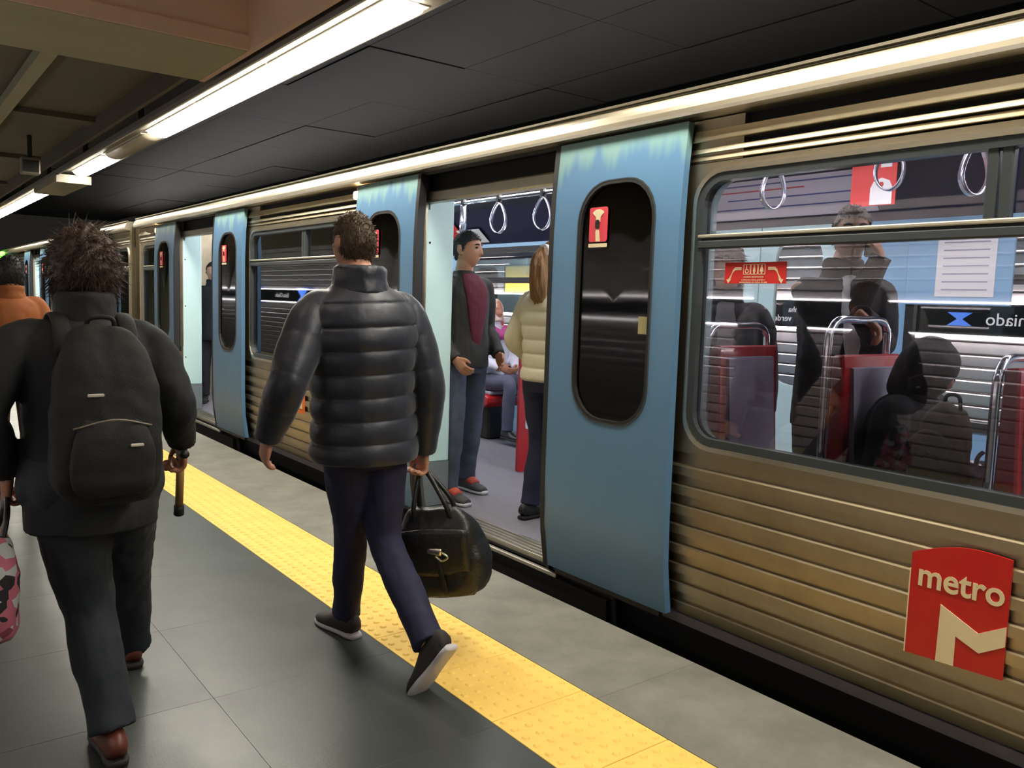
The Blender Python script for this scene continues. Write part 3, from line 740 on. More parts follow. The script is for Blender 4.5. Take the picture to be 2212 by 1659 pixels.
# route diagram, red poster, blue board
t = thing('route_diagram', 'pale route diagram strip with thin blue and red lines above the far window', 'diagram', (5.2, 3.8, 2.3))
def onplane(u, y, off):   # along the cove slope, u in 0..1
    return (XF - 0.0 - 0.38*u - off*0.66, y, 2.13 + 0.33*u - off*0.75)
def cove_quad(u0, u1, y0, y1, off, th=0.006):
    b = bmesh.new()
    A = [onplane(u0, y0, off), onplane(u1, y0, off), onplane(u1, y1, off), onplane(u0, y1, off)]
    B = [onplane(u0, y0, off+th), onplane(u1, y0, off+th), onplane(u1, y1, off+th), onplane(u0, y1, off+th)]
    a = [b.verts.new(p) for p in A]; c = [b.verts.new(p) for p in B]
    b.faces.new(a); b.faces.new(c[::-1])
    for i in range(4): b.faces.new((a[i], c[i], c[(i+1) % 4], a[(i+1) % 4]))
    return b
obj('sheet', cove_quad(0.22, 0.95, 3.05, 4.75, 0.010), mat('diagram_white', lin(205, 196, 204), 0.6), t)
M_dblue = mat('diagram_blue', lin(70, 80, 140), 0.6); M_dred = mat('diagram_red', lin(190, 70, 80), 0.6)
for u, mm, ya, yb in ((0.42, M_dblue, 3.1, 4.7), (0.60, M_dblue, 3.1, 4.2), (0.75, M_dred, 3.5, 4.7), (0.86, M_dblue, 3.1, 4.5)):
    obj('line', cove_quad(u, u+0.022, ya, yb, 0.0165, 0.002), mm, t)
t = thing('advert_poster', 'red hanging advert with a white rounded panel beside the route diagram', 'poster', (4.9, 2.80, 2.155))
obj('sheet', bx(4.90, 4.906, 2.66, 2.95, 2.155, 2.46), M_stickred, t)
obj('white_panel', poly_yz([(2.68, 2.16), (2.82, 2.16), (2.82, 2.26), (2.80, 2.30), (2.75, 2.32), (2.70, 2.30), (2.68, 2.26)], 4.896, 4.90), M_white, t)
obj('red_dot', disc_yz(rrect(2.735, 2.765, 2.265, 2.295, 0.0145, 4, 1), 4.893, 0.003), M_stickred, t)
obj('pale_mark', bx(4.896, 4.90, 2.69, 2.76, 2.38, 2.43), M_white, t)
t = thing('advert_poster', 'small red and white advert in the second window top', 'poster', (5.1, 8.3, 2.2))
obj('sheet', cove_quad(0.05, 0.9, 8.0, 8.6, 0.012), M_stickred, t)
obj('white_panel', cove_quad(0.1, 0.5, 7.6, 8.05, 0.019, 0.003), M_white, t)
t = thing('notice_board', 'blue board with a white notice sheet on the far car wall', 'notice board', (XF-0.02, 2.55, 1.57))
obj('board', bx(XF-0.035, XF-0.014, 2.20, 2.86, 1.565, 2.08, 0.004), M_wallblue, t)
obj('notice', bx(XF-0.040, XF-0.035, 2.30, 2.66, 1.62, 2.03), M_white, t)
for k in range(7): obj('text_line', bx(XF-0.0415, XF-0.040, 2.34, 2.62, 1.66+k*0.05, 1.668+k*0.05), MATS['seat_upholstery'], t)
# seats
def seat(x0, x1, yb, d, label, hoop=True, hz=1.45):
    """transverse seat; yb = back plane, d = -1 faces -Y, +1 faces +Y"""
    t = thing('car_seat', label, 'seat', ((x0+x1)/2, yb, 0.1), 'red metro seats')
    xc = (x0+x1)/2; w = (x1-x0)/2
    fy = lambda v: yb + d*v
    # shell: L profile with thickness, swept in X
    prof = [(-0.03, 1.33), (0.02, 1.335), (0.035, 1.0), (0.06, 0.66), (0.10, 0.575), (0.40, 0.565), (0.455, 0.545), (0.455, 0.49), (0.38, 0.44), (0.12, 0.40), (0.02, 0.50), (-0.035, 0.85)]
    b = bmesh.new()
    A = [b.verts.new((x0, fy(v), z)) for v, z in prof]; B = [b.verts.new((x1, fy(v), z)) for v, z in prof]; n = len(prof)
    b.faces.new(A); b.faces.new(B[::-1])
    for i in range(n): b.faces.new((A[i], B[i], B[(i+1) % n], A[(i+1) % n]))
    bmesh.ops.recalc_face_normals(b, faces=b.faces)
    bmesh.ops.bevel(b, geom=[e for e in b.edges], offset=0.008, segments=1, affect='EDGES')
    obj('shell', b, M_red, t)
    cp = [(0.018, 1.285), (0.036, 1.28), (0.062, 0.95), (0.085, 0.70), (0.055, 0.70), (0.03, 1.0)]
    b = bmesh.new()
    A = [b.verts.new((x0+0.05, fy(v), z)) for v, z in cp]; B = [b.verts.new((x1-0.05, fy(v), z)) for v, z in cp]; n = len(cp)
    b.faces.new(A); b.faces.new(B[::-1])
    for i in range(n): b.faces.new((A[i], B[i], B[(i+1) % n], A[(i+1) % n]))
    obj('back_cushion', b, M_seatgrey, t)
    obj('seat_cushion', bx(x0+0.05, x1-0.05, min(fy(0.12), fy(0.42)), max(fy(0.12), fy(0.42)), 0.565, 0.60, 0.012, seg=2), M_seatgrey, t)
    obj('pedestal', bx(xc-0.12, xc+0.12, min(fy(0.05), fy(0.3)), max(fy(0.05), fy(0.3)), 0.094, 0.46, 0.02), M_dark, t)
    if hoop:
        ys = fy(-0.045)
        obj('grab_hoop', tube([(x0-0.01, ys, 0.75), (x0-0.01, ys, 1.05), (x0-0.01, ys, hz-0.10), (x0+0.015, ys, hz-0.03), (x0+0.07, ys, hz), (xc, ys, hz), (x1-0.07, ys, hz), (x1-0.015, ys, hz-0.03), (x1, ys, hz-0.1), (x1, ys, 1.0), (x1, ys, 0.75)], 0.016, 10, n=60), M_chrome, t, True)
    return t
seat(2.99, 3.42, 2.40, -1, 'red and grey seat at the left end of the large window', True, 1.42)
seat(2.99, 3.42, 1.80, -1, 'red and grey seat holding the dark hooded passenger', True, 1.47)
seat(2.99, 3.42, 1.17, -1, 'red and grey seat at the right frame edge beside the olive bag', True, 1.36)
seat(4.80, 5.30, 7.08, -1, 'red seat beyond the doorway holding the passenger in white', True, 1.40)
# glazed draught screen beyond the doorway man
t = thing('draught_screen', 'pale blue and red framed draught screen behind the doorway man', 'screen', (4.5, 5.35, 0.1))
ring_b = ring(rrect(4.2, 4.95, 0.094, 1.35, 0.02), rrect(4.27, 4.88, 0.45, 1.28, 0.02), 0, 0.03)
o = obj('frame', ring_b, M_red, t)
for v in o.data.vertices:
    w = v.co + origin(t); v.co = Vector((w.y, 5.35 + w.x, w.z)) - origin(t)
obj('panel', bx(4.24, 4.91, 5.358, 5.372, 0.41, 1.31), M_inblue, t)

# ================================================================== PEOPLE
SK = {}
def skin(name, r, g, b): SK[name] = mat('skin_'+name, lin(r, g, b), 0.5, var=0.15, vscale=30, bump=0.05, bscale=300); return SK[name]
skin('fair', 206, 150, 126); skin('tan', 190, 138, 108); skin('warm', 176, 118, 92)
def cloth(name, r, g, b, rough=0.8, v=0.25, bs=250, bump=0.15): return mat(name, lin(r, g, b), rough, var=v, vscale=8, bump=bump, bscale=bs)
def hairmat(name, r, g, b): return mat(name, lin(r, g, b), 0.55, var=0.6, vscale=40, stretch=(1, 1, .25), bump=0.6, bscale=160)

def head_pos(d, k=0.0):
    x, y, z = d
    p = Vector((x*(0.074+k), y*(0.097+k), z*(0.120+k)))
    if z < 0:
        t = -z
        p.x *= 1 - 0.26*t*t
        if y < 0: p.y *= 1 - 0.38*t
    if y > 0 and k == 0:
        px, pz = p.x, p.z; e = math.exp
        if -0.05 < pz < 0.04:
            t = max(0, min(1, (0.035-pz)/0.06)); 
            if pz < -0.03: t = max(0, 1-(-0.03-pz)/0.014)
            p.y += 0.024*t*e(-(px/(0.008+0.006*t))**2)
        p.y -= 0.010*e(-((abs(px)-0.031)/0.014)**2 - ((pz-0.014)/0.012)**2)
        p.y += 0.004*e(-((abs(px)-0.030)/0.025)**2 - ((pz-0.034)/0.009)**2)
        p.y += 0.006*e(-(px/0.022)**2 - ((pz+0.062)/0.012)**2)
        p.y += 0.008*e(-(px/0.02)**2 - ((pz+0.098)/0.016)**2)
    return p
def sphere_grid(nu, nv):
    for i in range(1, nv):
        th = math.pi*i/nv
        yield [(math.sin(th)*math.cos(2*math.pi*j/nu), math.sin(th)*math.sin(2*math.pi*j/nu), math.cos(th)) for j in range(nu)]
def head_bm(c, B, s, bm):
    own = bmesh.new(); nu, nv = 56, 44
    rows = [[own.verts.new(c + B @ (head_pos(d)*s)) for d in row] for row in sphere_grid(nu, nv)]
    top = own.verts.new(c + B @ (head_pos((0, 0, 1))*s)); bot = own.verts.new(c + B @ (head_pos((0, 0, -1))*s))
    for a, b_ in zip(rows, rows[1:]):
        for j in range(nu): own.faces.new((a[j], a[(j+1) % nu], b_[(j+1) % nu], b_[j]))
    for j in range(nu): own.faces.new((top, rows[0][(j+1) % nu], rows[0][j])); own.faces.new((bot, rows[-1][j], rows[-1][(j+1) % nu]))
    merge(bm, own)
    for sx in (-1, 1):   # ears
        loft([c + B @ (Vector((sx*0.070, -0.012, -0.035))*s), c + B @ (Vector((sx*0.080, -0.018, -0.005))*s), c + B @ (Vector((sx*0.079, -0.022, 0.03))*s)],
             [(0.009*s, 0.012*s), (0.010*s, 0.020*s), (0.008*s, 0.014*s)], B @ Vector((1, 0, 0)), n=8, seg=10, bm=bm)
def hair_bm(c, B, s, style):
    own = bmesh.new(); nu, nv = 80, 60
    def keep(d):
        x, y, z = d
        if style == 'long': lim = 0.42 if y > 0.45 else (-0.05 if y > 0.1 else -0.75)
        elif style == 'bushy': lim = 0.40 if y > 0.5 else (0.0 if y > 0.15 else -0.62)
        else:
            ks = ((-1, -.50), (-.6, -.48), (-.3, -.30), (0, -.12), (.14, -.10), (.24, .22), (.5, .46), (1, .54)); lim = .5
            for (a0, l0), (a1, l1) in zip(ks, ks[1:]):
                if a0 <= y <= a1: lim = l0 + (l1-l0)*(y-a0)/(a1-a0)
            lim += 0.05*noise.noise(Vector(d)*14)
        return z > lim
    k = {'short': 0.008, 'bushy': 0.030, 'long': 0.018, 'pony': 0.010}[style]
    grid = [r for r in sphere_grid(nu, nv)]; V = {}
    def vert(i, j, kk):
        key = (i, j % nu, kk)
        if key not in V:
            d = grid[i][j % nu]
            q = head_pos(d, kk) * s
            if kk > 0:
                q *= 1 + 0.035*noise.noise(Vector(d)*5.0)*(2.5 if style == 'bushy' else 1)
            V[key] = own.verts.new(c + B @ q)
        return V[key]
    ok = [[keep(grid[i][j]) for j in range(nu)] for i in range(len(grid))]
    for i in range(len(grid)-1):
        for j in range(nu):
            if ok[i][j] and ok[i+1][j] and ok[i][(j+1) % nu] and ok[i+1][(j+1) % nu]:
                own.faces.new((vert(i, j, k), vert(i, j+1, k), vert(i+1, j+1, k), vert(i+1, j, k)))
                own.faces.new((vert(i, j, -0.004), vert(i+1, j, -0.004), vert(i+1, j+1, -0.004), vert(i, j+1, -0.004)))
    tp = own.verts.new(c + B @ (head_pos((0, 0, 1), k)*s))
    for j in range(nu): own.faces.new((tp, vert(0, j, k), vert(0, j+1, k)))
    edges = [e for e in own.edges if e.is_boundary]
    # close the rim between outer and inner shell
    for (i, j, kk), v in list(V.items()):
        pass
    # strands
    rnd = random.Random(hash(style) % 1000 + int(c.x*100))
    cnt = {'short': 1800, 'bushy': 2400, 'long': 900, 'pony': 600}[style]
    L0 = {'short': 0.016, 'bushy': 0.052, 'long': 0.05, 'pony': 0.02}[style]
    for q in range(cnt):
        i = rnd.randrange(len(grid)); j = rnd.randrange(nu)
        z = rnd.uniform(-0.8, 1); a = rnd.uniform(0, 2*math.pi); rr = math.sqrt(1-z*z); d = Vector((rr*math.cos(a), rr*math.sin(a), z))
        if not keep(d): continue
        p = head_pos(d, k*0.6)*s
        dirv = (d + Vector((rnd.uniform(-.7, .7), rnd.uniform(-.5, .3)-0.3, rnd.uniform(-1.0, .1) - (0.5 if style != 'short' else 0.3)))).normalized()
        l = L0*rnd.uniform(.6, 1.3); e1 = dirv.orthogonal().normalized()*0.0028; e2 = dirv.cross(e1).normalized()*0.0028
        tip = own.verts.new(c + B @ (p + dirv*l)); base = [own.verts.new(c + B @ (p + o_)) for o_ in (e1, e2*0.87-e1*0.5, -e2*0.87-e1*0.5)]
        for m_ in range(3): own.faces.new((base[m_], base[(m_+1) % 3], tip))
    return own
def hand_bm(wrist, d, side, nrm, bm, curl=0.35, s=1.0):
    """d: direction of the fingers, side: towards the thumb, nrm: palm normal (fingers curl to it)"""
    d = Vector(d).normalized(); nrm = Vector(nrm); nrm = (nrm - d*nrm.dot(d)).normalized(); side = d.cross(nrm) * (1 if d.cross(nrm).dot(Vector(side)) > 0 else -1)
    w = Vector(wrist)
    loft([w - d*0.02*s, w + d*0.02*s, w + d*0.06*s, w + d*0.095*s], [(0.028*s, 0.020*s), (0.034*s, 0.019*s), (0.042*s, 0.017*s), (0.040*s, 0.013*s)], side, n=10, seg=14, bm=bm)
    for k, (off, ln) in enumerate(((0.030, 0.070), (0.010, 0.080), (-0.011, 0.074), (-0.031, 0.058))):
        p = w + d*0.088*s + side*off*s; dirv = d.copy(); pts = [p - d*0.02*s]
        for q, fr in enumerate((0.45, 0.30, 0.25)):
            dirv = (dirv*math.cos(curl*(1+q*0.35)) + nrm*math.sin(curl*(1+q*0.35))).normalized() if q == 0 else (Matrix.Rotation(curl*1.15, 3, dirv.cross(nrm).normalized() if dirv.cross(nrm).length > 1e-3 else side) @ dirv)
            pts.append(p); p = p + dirv*ln*fr*s
        pts.append(p)
        loft(pts, [(0.0095*s, 0.0095*s)]*4 + [(0.0075*s, 0.0075*s)], side, n=12, seg=8, bm=bm)
    q0 = w + d*0.025*s + side*0.025*s
    loft([q0, q0 + d*0.025*s + side*0.022*s + nrm*0.008*s, q0 + d*0.052*s + side*0.028*s + nrm*0.020*s, q0 + d*0.072*s + side*0.024*s + nrm*0.030*s], [(0.013*s, 0.012*s), (0.012*s, 0.011*s), (0.010*s, 0.010*s), (0.008*s, 0.008*s)], nrm, n=10, seg=8, bm=bm)
def shoe(ankle, d, up, s, m_up, m_sole, parent, w=1.0, accent=None):
    d = Vector(d).normalized(); up = Vector(up); up = (up - d*up.dot(d)).normalized(); r = d.cross(up)
    a = Vector(ankle)
    sec = ((-0.075, 0.026, 0.028, -0.045), (-0.05, 0.035, 0.052, -0.030), (0.0, 0.039, 0.055, -0.028), (0.05, 0.042, 0.045, -0.038), (0.10, 0.046, 0.034, -0.050), (0.155, 0.044, 0.027, -0.056), (0.19, 0.030, 0.020, -0.060))
    o = obj('shoe', loft([a + d*t*s + up*h*s for t, _, _, h in sec], [(ww*s*w, hh*s) for _, ww, hh, _ in sec], r, n=22, seg=18), m_up, parent, True)
    so = ((-0.082, 0.028), (-0.05, 0.038), (0.0, 0.037), (0.06, 0.042), (0.11, 0.049), (0.16, 0.047), (0.198, 0.030))
    obj('sole', loft([a + d*t*s + up*(-0.074)*s for t, _ in so], [(ww*s*w, 0.0125*s) for _, ww in so], r, n=22, seg=16, power=0.6), m_sole, o, True)
    if accent:
        obj('shoe_flash', loft([a + d*0.02*s + up*0.0*s, a + d*0.06*s - up*0.012*s, a + d*0.10*s - up*0.024*s], [(0.040*s, 0.032*s), (0.040*s, 0.032*s), (0.038*s, 0.024*s)], r, n=8, seg=14), accent, o, True)

def stand(loc, yaw, s=1.0, **ov):
    """joints of a standing figure facing +Y when yaw = 0"""
    J = dict(pelvis=(0, 0, .95), neck=(0, -.01, 1.49), head=(0, .02, 1.655), sh_l=(-.185, 0, 1.42), sh_r=(.185, 0, 1.42), el_l=(-.24, -.03, 1.14), el_r=(.24, -.03, 1.14),
             wr_l=(-.25, .05, .90), wr_r=(.25, .05, .90), hip_l=(-.09, 0, .92), hip_r=(.09, 0, .92), kn_l=(-.10, .02, .50), kn_r=(.10, .02, .50), an_l=(-.11, 0, .088), an_r=(.11, 0, .088))
    J.update(ov)
    Rz = Matrix.Rotation(yaw, 3, 'Z'); L = Vector(loc)
    return {k: L + Rz @ (Vector(v)*s) for k, v in J.items()}, Rz @ Vector((0, 1, 0))
def sit(loc, yaw, s=1.0, **ov):
    b = dict(pelvis=(0, 0, .12), neck=(0, -.02, .66), head=(0, .02, .825), sh_l=(-.185, 0, .59), sh_r=(.185, 0, .59), el_l=(-.23, .06, .32), el_r=(.23, .06, .32), wr_l=(-.10, .27, .25), wr_r=(.10, .27, .25),
             hip_l=(-.09, .03, .09), hip_r=(.09, .03, .09), kn_l=(-.11, .45, .10), kn_r=(.11, .45, .10), an_l=(-.11, .43, -.38), an_r=(.11, .43, -.38))
    b.update(ov); return stand(loc, yaw, s, **b)

def person(label, J, fwd, top, legs, hair, style, skin_m, shoe_up, shoe_sole, s=1.0, base=None, puffer=False, hem=-0.10, look=None, bulk=1.0, collar=True,
           hands=None, feet=None, vox=0.008, wr=0.006, inner=None, inner_w=1.0, pitch=0.0, shoe_accent=None, open_front=False, legw=1.0, hood=False, eyes=False):
    g = lambda k: Vector(J[k])
    fwd = Vector(fwd).normalized(); up = Vector((0, 0, 1)); rt = fwd.cross(up).normalized()
    base = Vector(base) if base else Vector(((g('an_l').x+g('an_r').x)/2, (g('an_l').y+g('an_r').y)/2, min(g('an_l').z, g('an_r').z)-0.087*s))
    root = thing('person', label, 'person', base, None)
    pel, nk, hd = g('pelvis'), g('neck'), g('head')
    ax = (nk-pel)
    sh_ax = (g('sh_r')-g('sh_l')); tw_r = (rt*0.5 + sh_ax.normalized()*0.5).normalized()
    look = Vector(look).normalized() if look else fwd
    hy = (look + up*pitch).normalized(); hx = hy.cross(up).normalized(); hz = hx.cross(hy)
    B = Matrix((hx, hy, hz)).transposed()
    shw = sh_ax.length/2
    # ---- body: one continuous surface
    bm = bmesh.new()
    head_bm(hd, B, s, bm)
    loft([nk - up*0.05*s, nk + up*0.02*s, hd - hz*0.07*s - hy*0.012*s, hd - hz*0.02*s - hy*0.01*s], [(.075*s, .065*s), (.060*s, .060*s), (.056*s, .060*s), (.05*s, .06*s)], rt, n=12, seg=18, bm=bm)
    loft([pel - up*0.09*s, pel, pel + ax*0.3, pel + ax*0.68, pel + ax*0.9, nk + up*0.01], [(.11*s, .08*s), (.15*s, .105*s), (.13*s, .09*s), (shw*.83, .105*s), (shw*.78, .08*s), (.06*s, .055*s)], tw_r, n=24, seg=22, bm=bm)
    for sd in ('l', 'r'):
        S_, E_, W_ = g('sh_'+sd), g('el_'+sd), g('wr_'+sd)
        cen = nk.lerp(pel, 0.16)
        loft([cen.lerp(S_, .55), S_, S_.lerp(E_, .5), E_, E_.lerp(W_, .4), W_], [(.045*s, .045*s), (.050*s, .050*s), (.046*s, .046*s), (.038*s, .038*s), (.038*s, .038*s), (.026*s, .026*s)], fwd, n=22, seg=14, bm=bm)
        hdat = (hands or {}).get(sd)
        if hdat is None: hdat = dict(d=(W_-E_).normalized(), nrm=(rt if sd == 'l' else -rt), side=fwd, curl=0.4)
        hand_bm(W_, hdat['d'], hdat['side'], hdat['nrm'], bm, hdat.get('curl', .4), s)
        Hp, K, A = g('hip_'+sd), g('kn_'+sd), g('an_'+sd)
        loft([pel.lerp(Hp, .6), Hp, Hp.lerp(K, .5), K, K.lerp(A, .35), A], [(.07*s, .075*s), (.078*s, .082*s), (.066*s, .070*s), (.048*s, .052*s), (.048*s, .054*s), (.032*s, .036*s)], rt, n=24, seg=16, bm=bm)
        fd = (feet or {}).get(sd, (fwd, up))
        f_, u_ = Vector(fd[0]).normalized(), Vector(fd[1])
        u_ = (u_ - f_*u_.dot(f_)).normalized()
        loft([A - f_*.05*s - u_*.035*s, A - u_*.03*s, A + f_*.09*s - u_*.048*s, A + f_*.16*s - u_*.058*s], [(.024*s, .02*s), (.03*s, .03*s), (.034*s, .022*s), (.026*s, .014*s)], f_.cross(u_), n=10, seg=12, bm=bm)
    obj('body', fuse(bm, vox*0.72, 2), skin_m, root, True)
    # ---- trousers
    bm = bmesh.new(); q = 1.16*legw
    loft([pel - up*0.11*s, pel - up*0.03*s, pel + up*0.08*s], [(.13*s*q, .10*s*q), (.158*s*q, .118*s*q), (.145*s*q, .105*s*q)], rt, n=10, seg=22, bm=bm)
    for sd in ('l', 'r'):
        Hp, K, A = g('hip_'+sd), g('kn_'+sd), g('an_'+sd); An = A + (K-A).normalized()*0.005*s
        loft([pel.lerp(Hp, .6), Hp, Hp.lerp(K, .5), K, K.lerp(A, .4), K.lerp(A, .8), An], [(.075*s*q, .08*s*q), (.084*s*q, .090*s*q), (.074*s*q, .078*s*q), (.060*s*q, .064*s*q), (.058*s*q, .062*s*q), (.052*s*q, .056*s*q), (.054*s*q, .058*s*q)], rt, n=30, seg=18, bm=bm)
    obj('trousers', fuse(bm, vox, 2, wr*0.8, 13, (1, 1, .7)), legs, root, True)
    # ---- upper garment
    bm = bmesh.new(); th = 0.020*s*bulk
    zlo = hem*s
    tp = [pel + up*zlo, pel + up*zlo*0.4, pel + ax*0.18, pel + ax*0.42, pel + ax*0.68, pel + ax*0.88, nk - up*0.005*s, nk + up*0.03*s]
    tr = [(.165*s+th, .125*s+th), (.170*s+th, .128*s+th), (.160*s+th, .118*s+th), (.162*s+th, .118*s+th), (shw*.94+th*.8, .122*s+th), (shw*.90+th*.5, .102*s+th*.8), (.092*s, .085*s), (.072*s, .074*s)]
    if puffer: tr[4], tr[5], tr[6] = (shw*1.0+th*.9, .122*s+th), (shw*.97+th*.5, .105*s+th*.7), (.115*s, .095*s)
    if puffer:
        per = 0.088*s
        def modt(u, p): return 1 + 0.105*(abs(math.sin(math.pi*(p.z-pel.z-zlo)/per))**0.30 - 0.72) if p.z < nk.z - 0.06*s else 1.0
        loft(tp, tr, tw_r, n=150, seg=72, bm=bm, mod=modt)
    else: loft(tp, tr, tw_r, n=40, seg=28, bm=bm)
    for sd in ('l', 'r'):
        S_, E_, W_ = g('sh_'+sd), g('el_'+sd), g('wr_'+sd); cen = nk.lerp(pel, 0.17)
        ap = [cen.lerp(S_, .35), cen.lerp(S_, .88), S_.lerp(E_, .25), S_.lerp(E_, .6), E_, E_.lerp(W_, .4), E_.lerp(W_, .85), W_ + (W_-E_).normalized()*.01]
        ar = [(.060*s+th*.2,)*2, (.060*s+th*.3,)*2, (.060*s+th*.4,)*2, (.056*s+th*.5,)*2, (.052*s+th*.4,)*2, (.050*s+th*.4,)*2, (.042*s+th*.3,)*2, (.038*s+th*.3,)*2]
        if puffer:
            ln = (S_-E_).length + (E_-W_).length
            def moda(u, p): return 1 + 0.055*(abs(math.sin(math.pi*u*ln/0.1))**0.38 - 0.65)
            loft(ap, ar, fwd, n=100, seg=40, bm=bm, mod=moda)
        else: loft(ap, ar, fwd, n=36, seg=18, bm=bm)
    jk = obj('jacket', fuse(bm, vox*(0.55 if puffer else 1), 2 if puffer else 2, wr*(0.35 if puffer else 1), 11, (1, 1, .8)), top, root, True)
    if collar:
        bm = bmesh.new()
        loft([nk - up*.03*s, nk + up*.02*s, nk + up*.062*s, nk + up*.075*s], [(v[0]*s*(1.16 if puffer else 1), v[1]*s*(1.16 if puffer else 1)) for v in ((.104, .100), (.090, .092), (.088, .090), (.076, .078))], rt, n=14, seg=26, bm=bm)
        obj('collar', fuse(bm, vox*.8, 1, 0.003, 25), top, root, True)
    if inner:   # shirt front showing between open jacket edges
        fr = lambda t, o_: pel + ax*t + fwd*(0.122*s + th + o_)
        bm = bmesh.new()
        loft([fr(-.02, -.030), fr(.3, -.015), fr(.62, -.013), fr(.85, -.036), nk + fwd*.062*s + up*.0], [(.014*s*inner_w, .012*s), (.032*s*inner_w, .018*s), (.052*s*inner_w, .020*s), (.058*s*inner_w, .024*s), (.045*s*inner_w, .024*s)], rt, n=24, seg=16, bm=bm)
        obj('shirt_front', fuse(bm, .007, 2, .003, 18), inner, root, True)
    for sd in ('l', 'r'):
        fd = (feet or {}).get(sd, (fwd, up))
        shoe(g('an_'+sd), fd[0], fd[1], s, shoe_up, shoe_sole, root, 1.0, shoe_accent)
    if hood:
        bm = bmesh.new()
        loft([nk - fwd*.02*s - up*.02*s, hd - hz*.07*s - hy*.02*s, hd - hy*.012*s, hd + hz*.07*s - hy*.02*s, hd + hz*.125*s - hy*.03*s], [(.09*s, .09*s), (.098*s, .11*s), (.102*s, .118*s), (.088*s, .10*s), (.03*s, .04*s)], hx, n=22, seg=24, bm=bm)
        obj('hood', fuse(bm, .008, 2, .004, 16), top, root, True)
    elif style: obj('hair', hair_bm(hd, B, s, style), hair, root, True)
    if eyes:
        for sx_ in (-1, 1):
            bm = bmesh.new(); loft([hd + B @ (Vector((sx_*.031-.012, .0815, .013))*s), hd + B @ (Vector((sx_*.031, .0845, .014))*s), hd + B @ (Vector((sx_*.031+.012, .0815, .013))*s)], [(.004, .005), (.0075, .008), (.004, .005)], hz, n=8, seg=8, bm=bm)
            obj('eye', bm, MATS['hair_black'], root, True)
            bm = bmesh.new(); loft([hd + B @ (Vector((sx_*.014, .094, .033))*s), hd + B @ (Vector((sx_*.032, .0915, .037))*s), hd + B @ (Vector((sx_*.050, .080, .033))*s)], [(.004, .004), (.0055, .006), (.003, .003)], hz, n=8, seg=8, bm=bm)
            obj('eyebrow', bm, MATS['hair_black'], root, True)
    return root, B, hd
hairmat('hair_black', 26, 22, 20); hairmat('hair_brown', 78, 60, 42); hairmat('hair_dark_brown', 84, 64, 52); hairmat('hair_blonde', 142, 102, 58)
M_leather = mat('black_leather', lin(30, 29, 28), 0.42, bump=0.3, bscale=60)
M_nylon = mat('black_nylon', lin(15, 15, 15), 0.75, bump=0.3, bscale=300, var=.3)
M_solew = mat('white_sole', lin(206, 202, 206), 0.6); M_soled = mat('dark_sole', lin(36, 33, 31), 0.7)
V = Vector
# --- walker in the quilted jacket (centre)
J1 = dict(pelvis=(1.565, 3.0, .93), neck=(1.535, 3.0, 1.545), head=(1.535, 3.06, 1.705), sh_l=(1.345, 3.02, 1.445), sh_r=(1.735, 2.98, 1.45), el_l=(1.205, 2.93, 1.165), wr_l=(1.185, 3.05, .965),
          el_r=(1.815, 2.93, 1.14), wr_r=(1.845, 3.0, .865), hip_l=(1.485, 3.0, .90), hip_r=(1.645, 3.0, .90), kn_l=(1.59, 3.16, .49), kn_r=(1.655, 2.98, .50), an_l=(1.63, 3.28, .088), an_r=(1.645, 2.60, .185))
person('man in black quilted jacket and navy jeans walking away beside the yellow strip', J1, (0, 1, 0), mat('quilted_nylon', lin(24, 29, 44), 0.45, sheen=0.2, bump=0.15, bscale=40), cloth('navy_denim', 36, 36, 66), MATS['hair_brown'], 'short', SK['fair'], mat('dark_sneaker', lin(48, 42, 42), .7), M_solew,
       s=1.03, puffer=True, hem=-0.085, bulk=2.3, vox=0.0075, base=(1.6, 3.0, 0), wr=0.007,
       feet={'l': (V((-.15, 1, 0)), V((0, 0, 1))), 'r': (V((-.25, .50, -.80)), V((-.1, .8, .5)))},
       hands={'r': dict(d=(0, .1, -1), nrm=(-1, 0, 0), side=(0, 1, 0), curl=1.1), 'l': dict(d=(-.1, .3, -1), nrm=(1, 0, 0), side=(0, 1, 0), curl=.45)}, look=(-.05, 1, 0))
# --- his bag
t = thing('travel_bag', 'black travel bag with metal buckle carried by the quilted jacket man', 'bag', (1.90, 2.95, .22))
def tilt(p):   # bag frame: u along walking direction, v across, w up
    R_ = Matrix.Rotation(math.radians(-14), 3, 'Y') @ Matrix.Rotation(math.radians(-52), 3, 'Z')
    return V((1.915, 2.95, .44)) + R_ @ V(p)
bm = bmesh.new()
loft([tilt((0, 0, -.19)), tilt((0, 0, -.17)), tilt((0, 0, -.05)), tilt((0, 0, .08)), tilt((0, 0, .16)), tilt((0, 0, .185))], [(.15, .09), (.19, .115), (.205, .12), (.18, .09), (.13, .04), (.10, .02)], tilt((1, 0, 0)) - tilt((0, 0, 0)), n=26, seg=30, bm=bm, power=0.62)
obj('bag_body', fuse(bm, .008, 2, .009, 9), M_leather, t, True)
for vv in (-.035, .035):
    obj('handle', tube([tilt((-.09, vv, .10)), tilt((-.075, vv*.9, .21)), V((1.845, 3.02+vv*.3, .775)), tilt((.06, vv*.9, .23)), tilt((.09, vv, .10))], .011, 8, n=30), M_leather, t, True)
obj('flap', loft([tilt((-.16, -.10, .02)), tilt((0, -.122, .03)), tilt((.16, -.10, .02))], [(.012, .10), (.012, .11), (.012, .10)], tilt((0, 1, 0)) - tilt((0, 0, 0)), n=10, seg=14), M_leather, t, True)
bm = bmesh.new(); loft([tilt((-.01, -.128, .045)), tilt((.05, -.132, .035))], [(.006, .018), (.006, .016)], tilt((0, 1, 0))-tilt((0, 0, 0)), n=6, seg=10, bm=bm); tube([tilt((.05, -.13, .035)), tilt((.075, -.135, .015)), tilt((.045, -.135, .0)), tilt((.02, -.13, .02))], .005, 8, bm=bm)
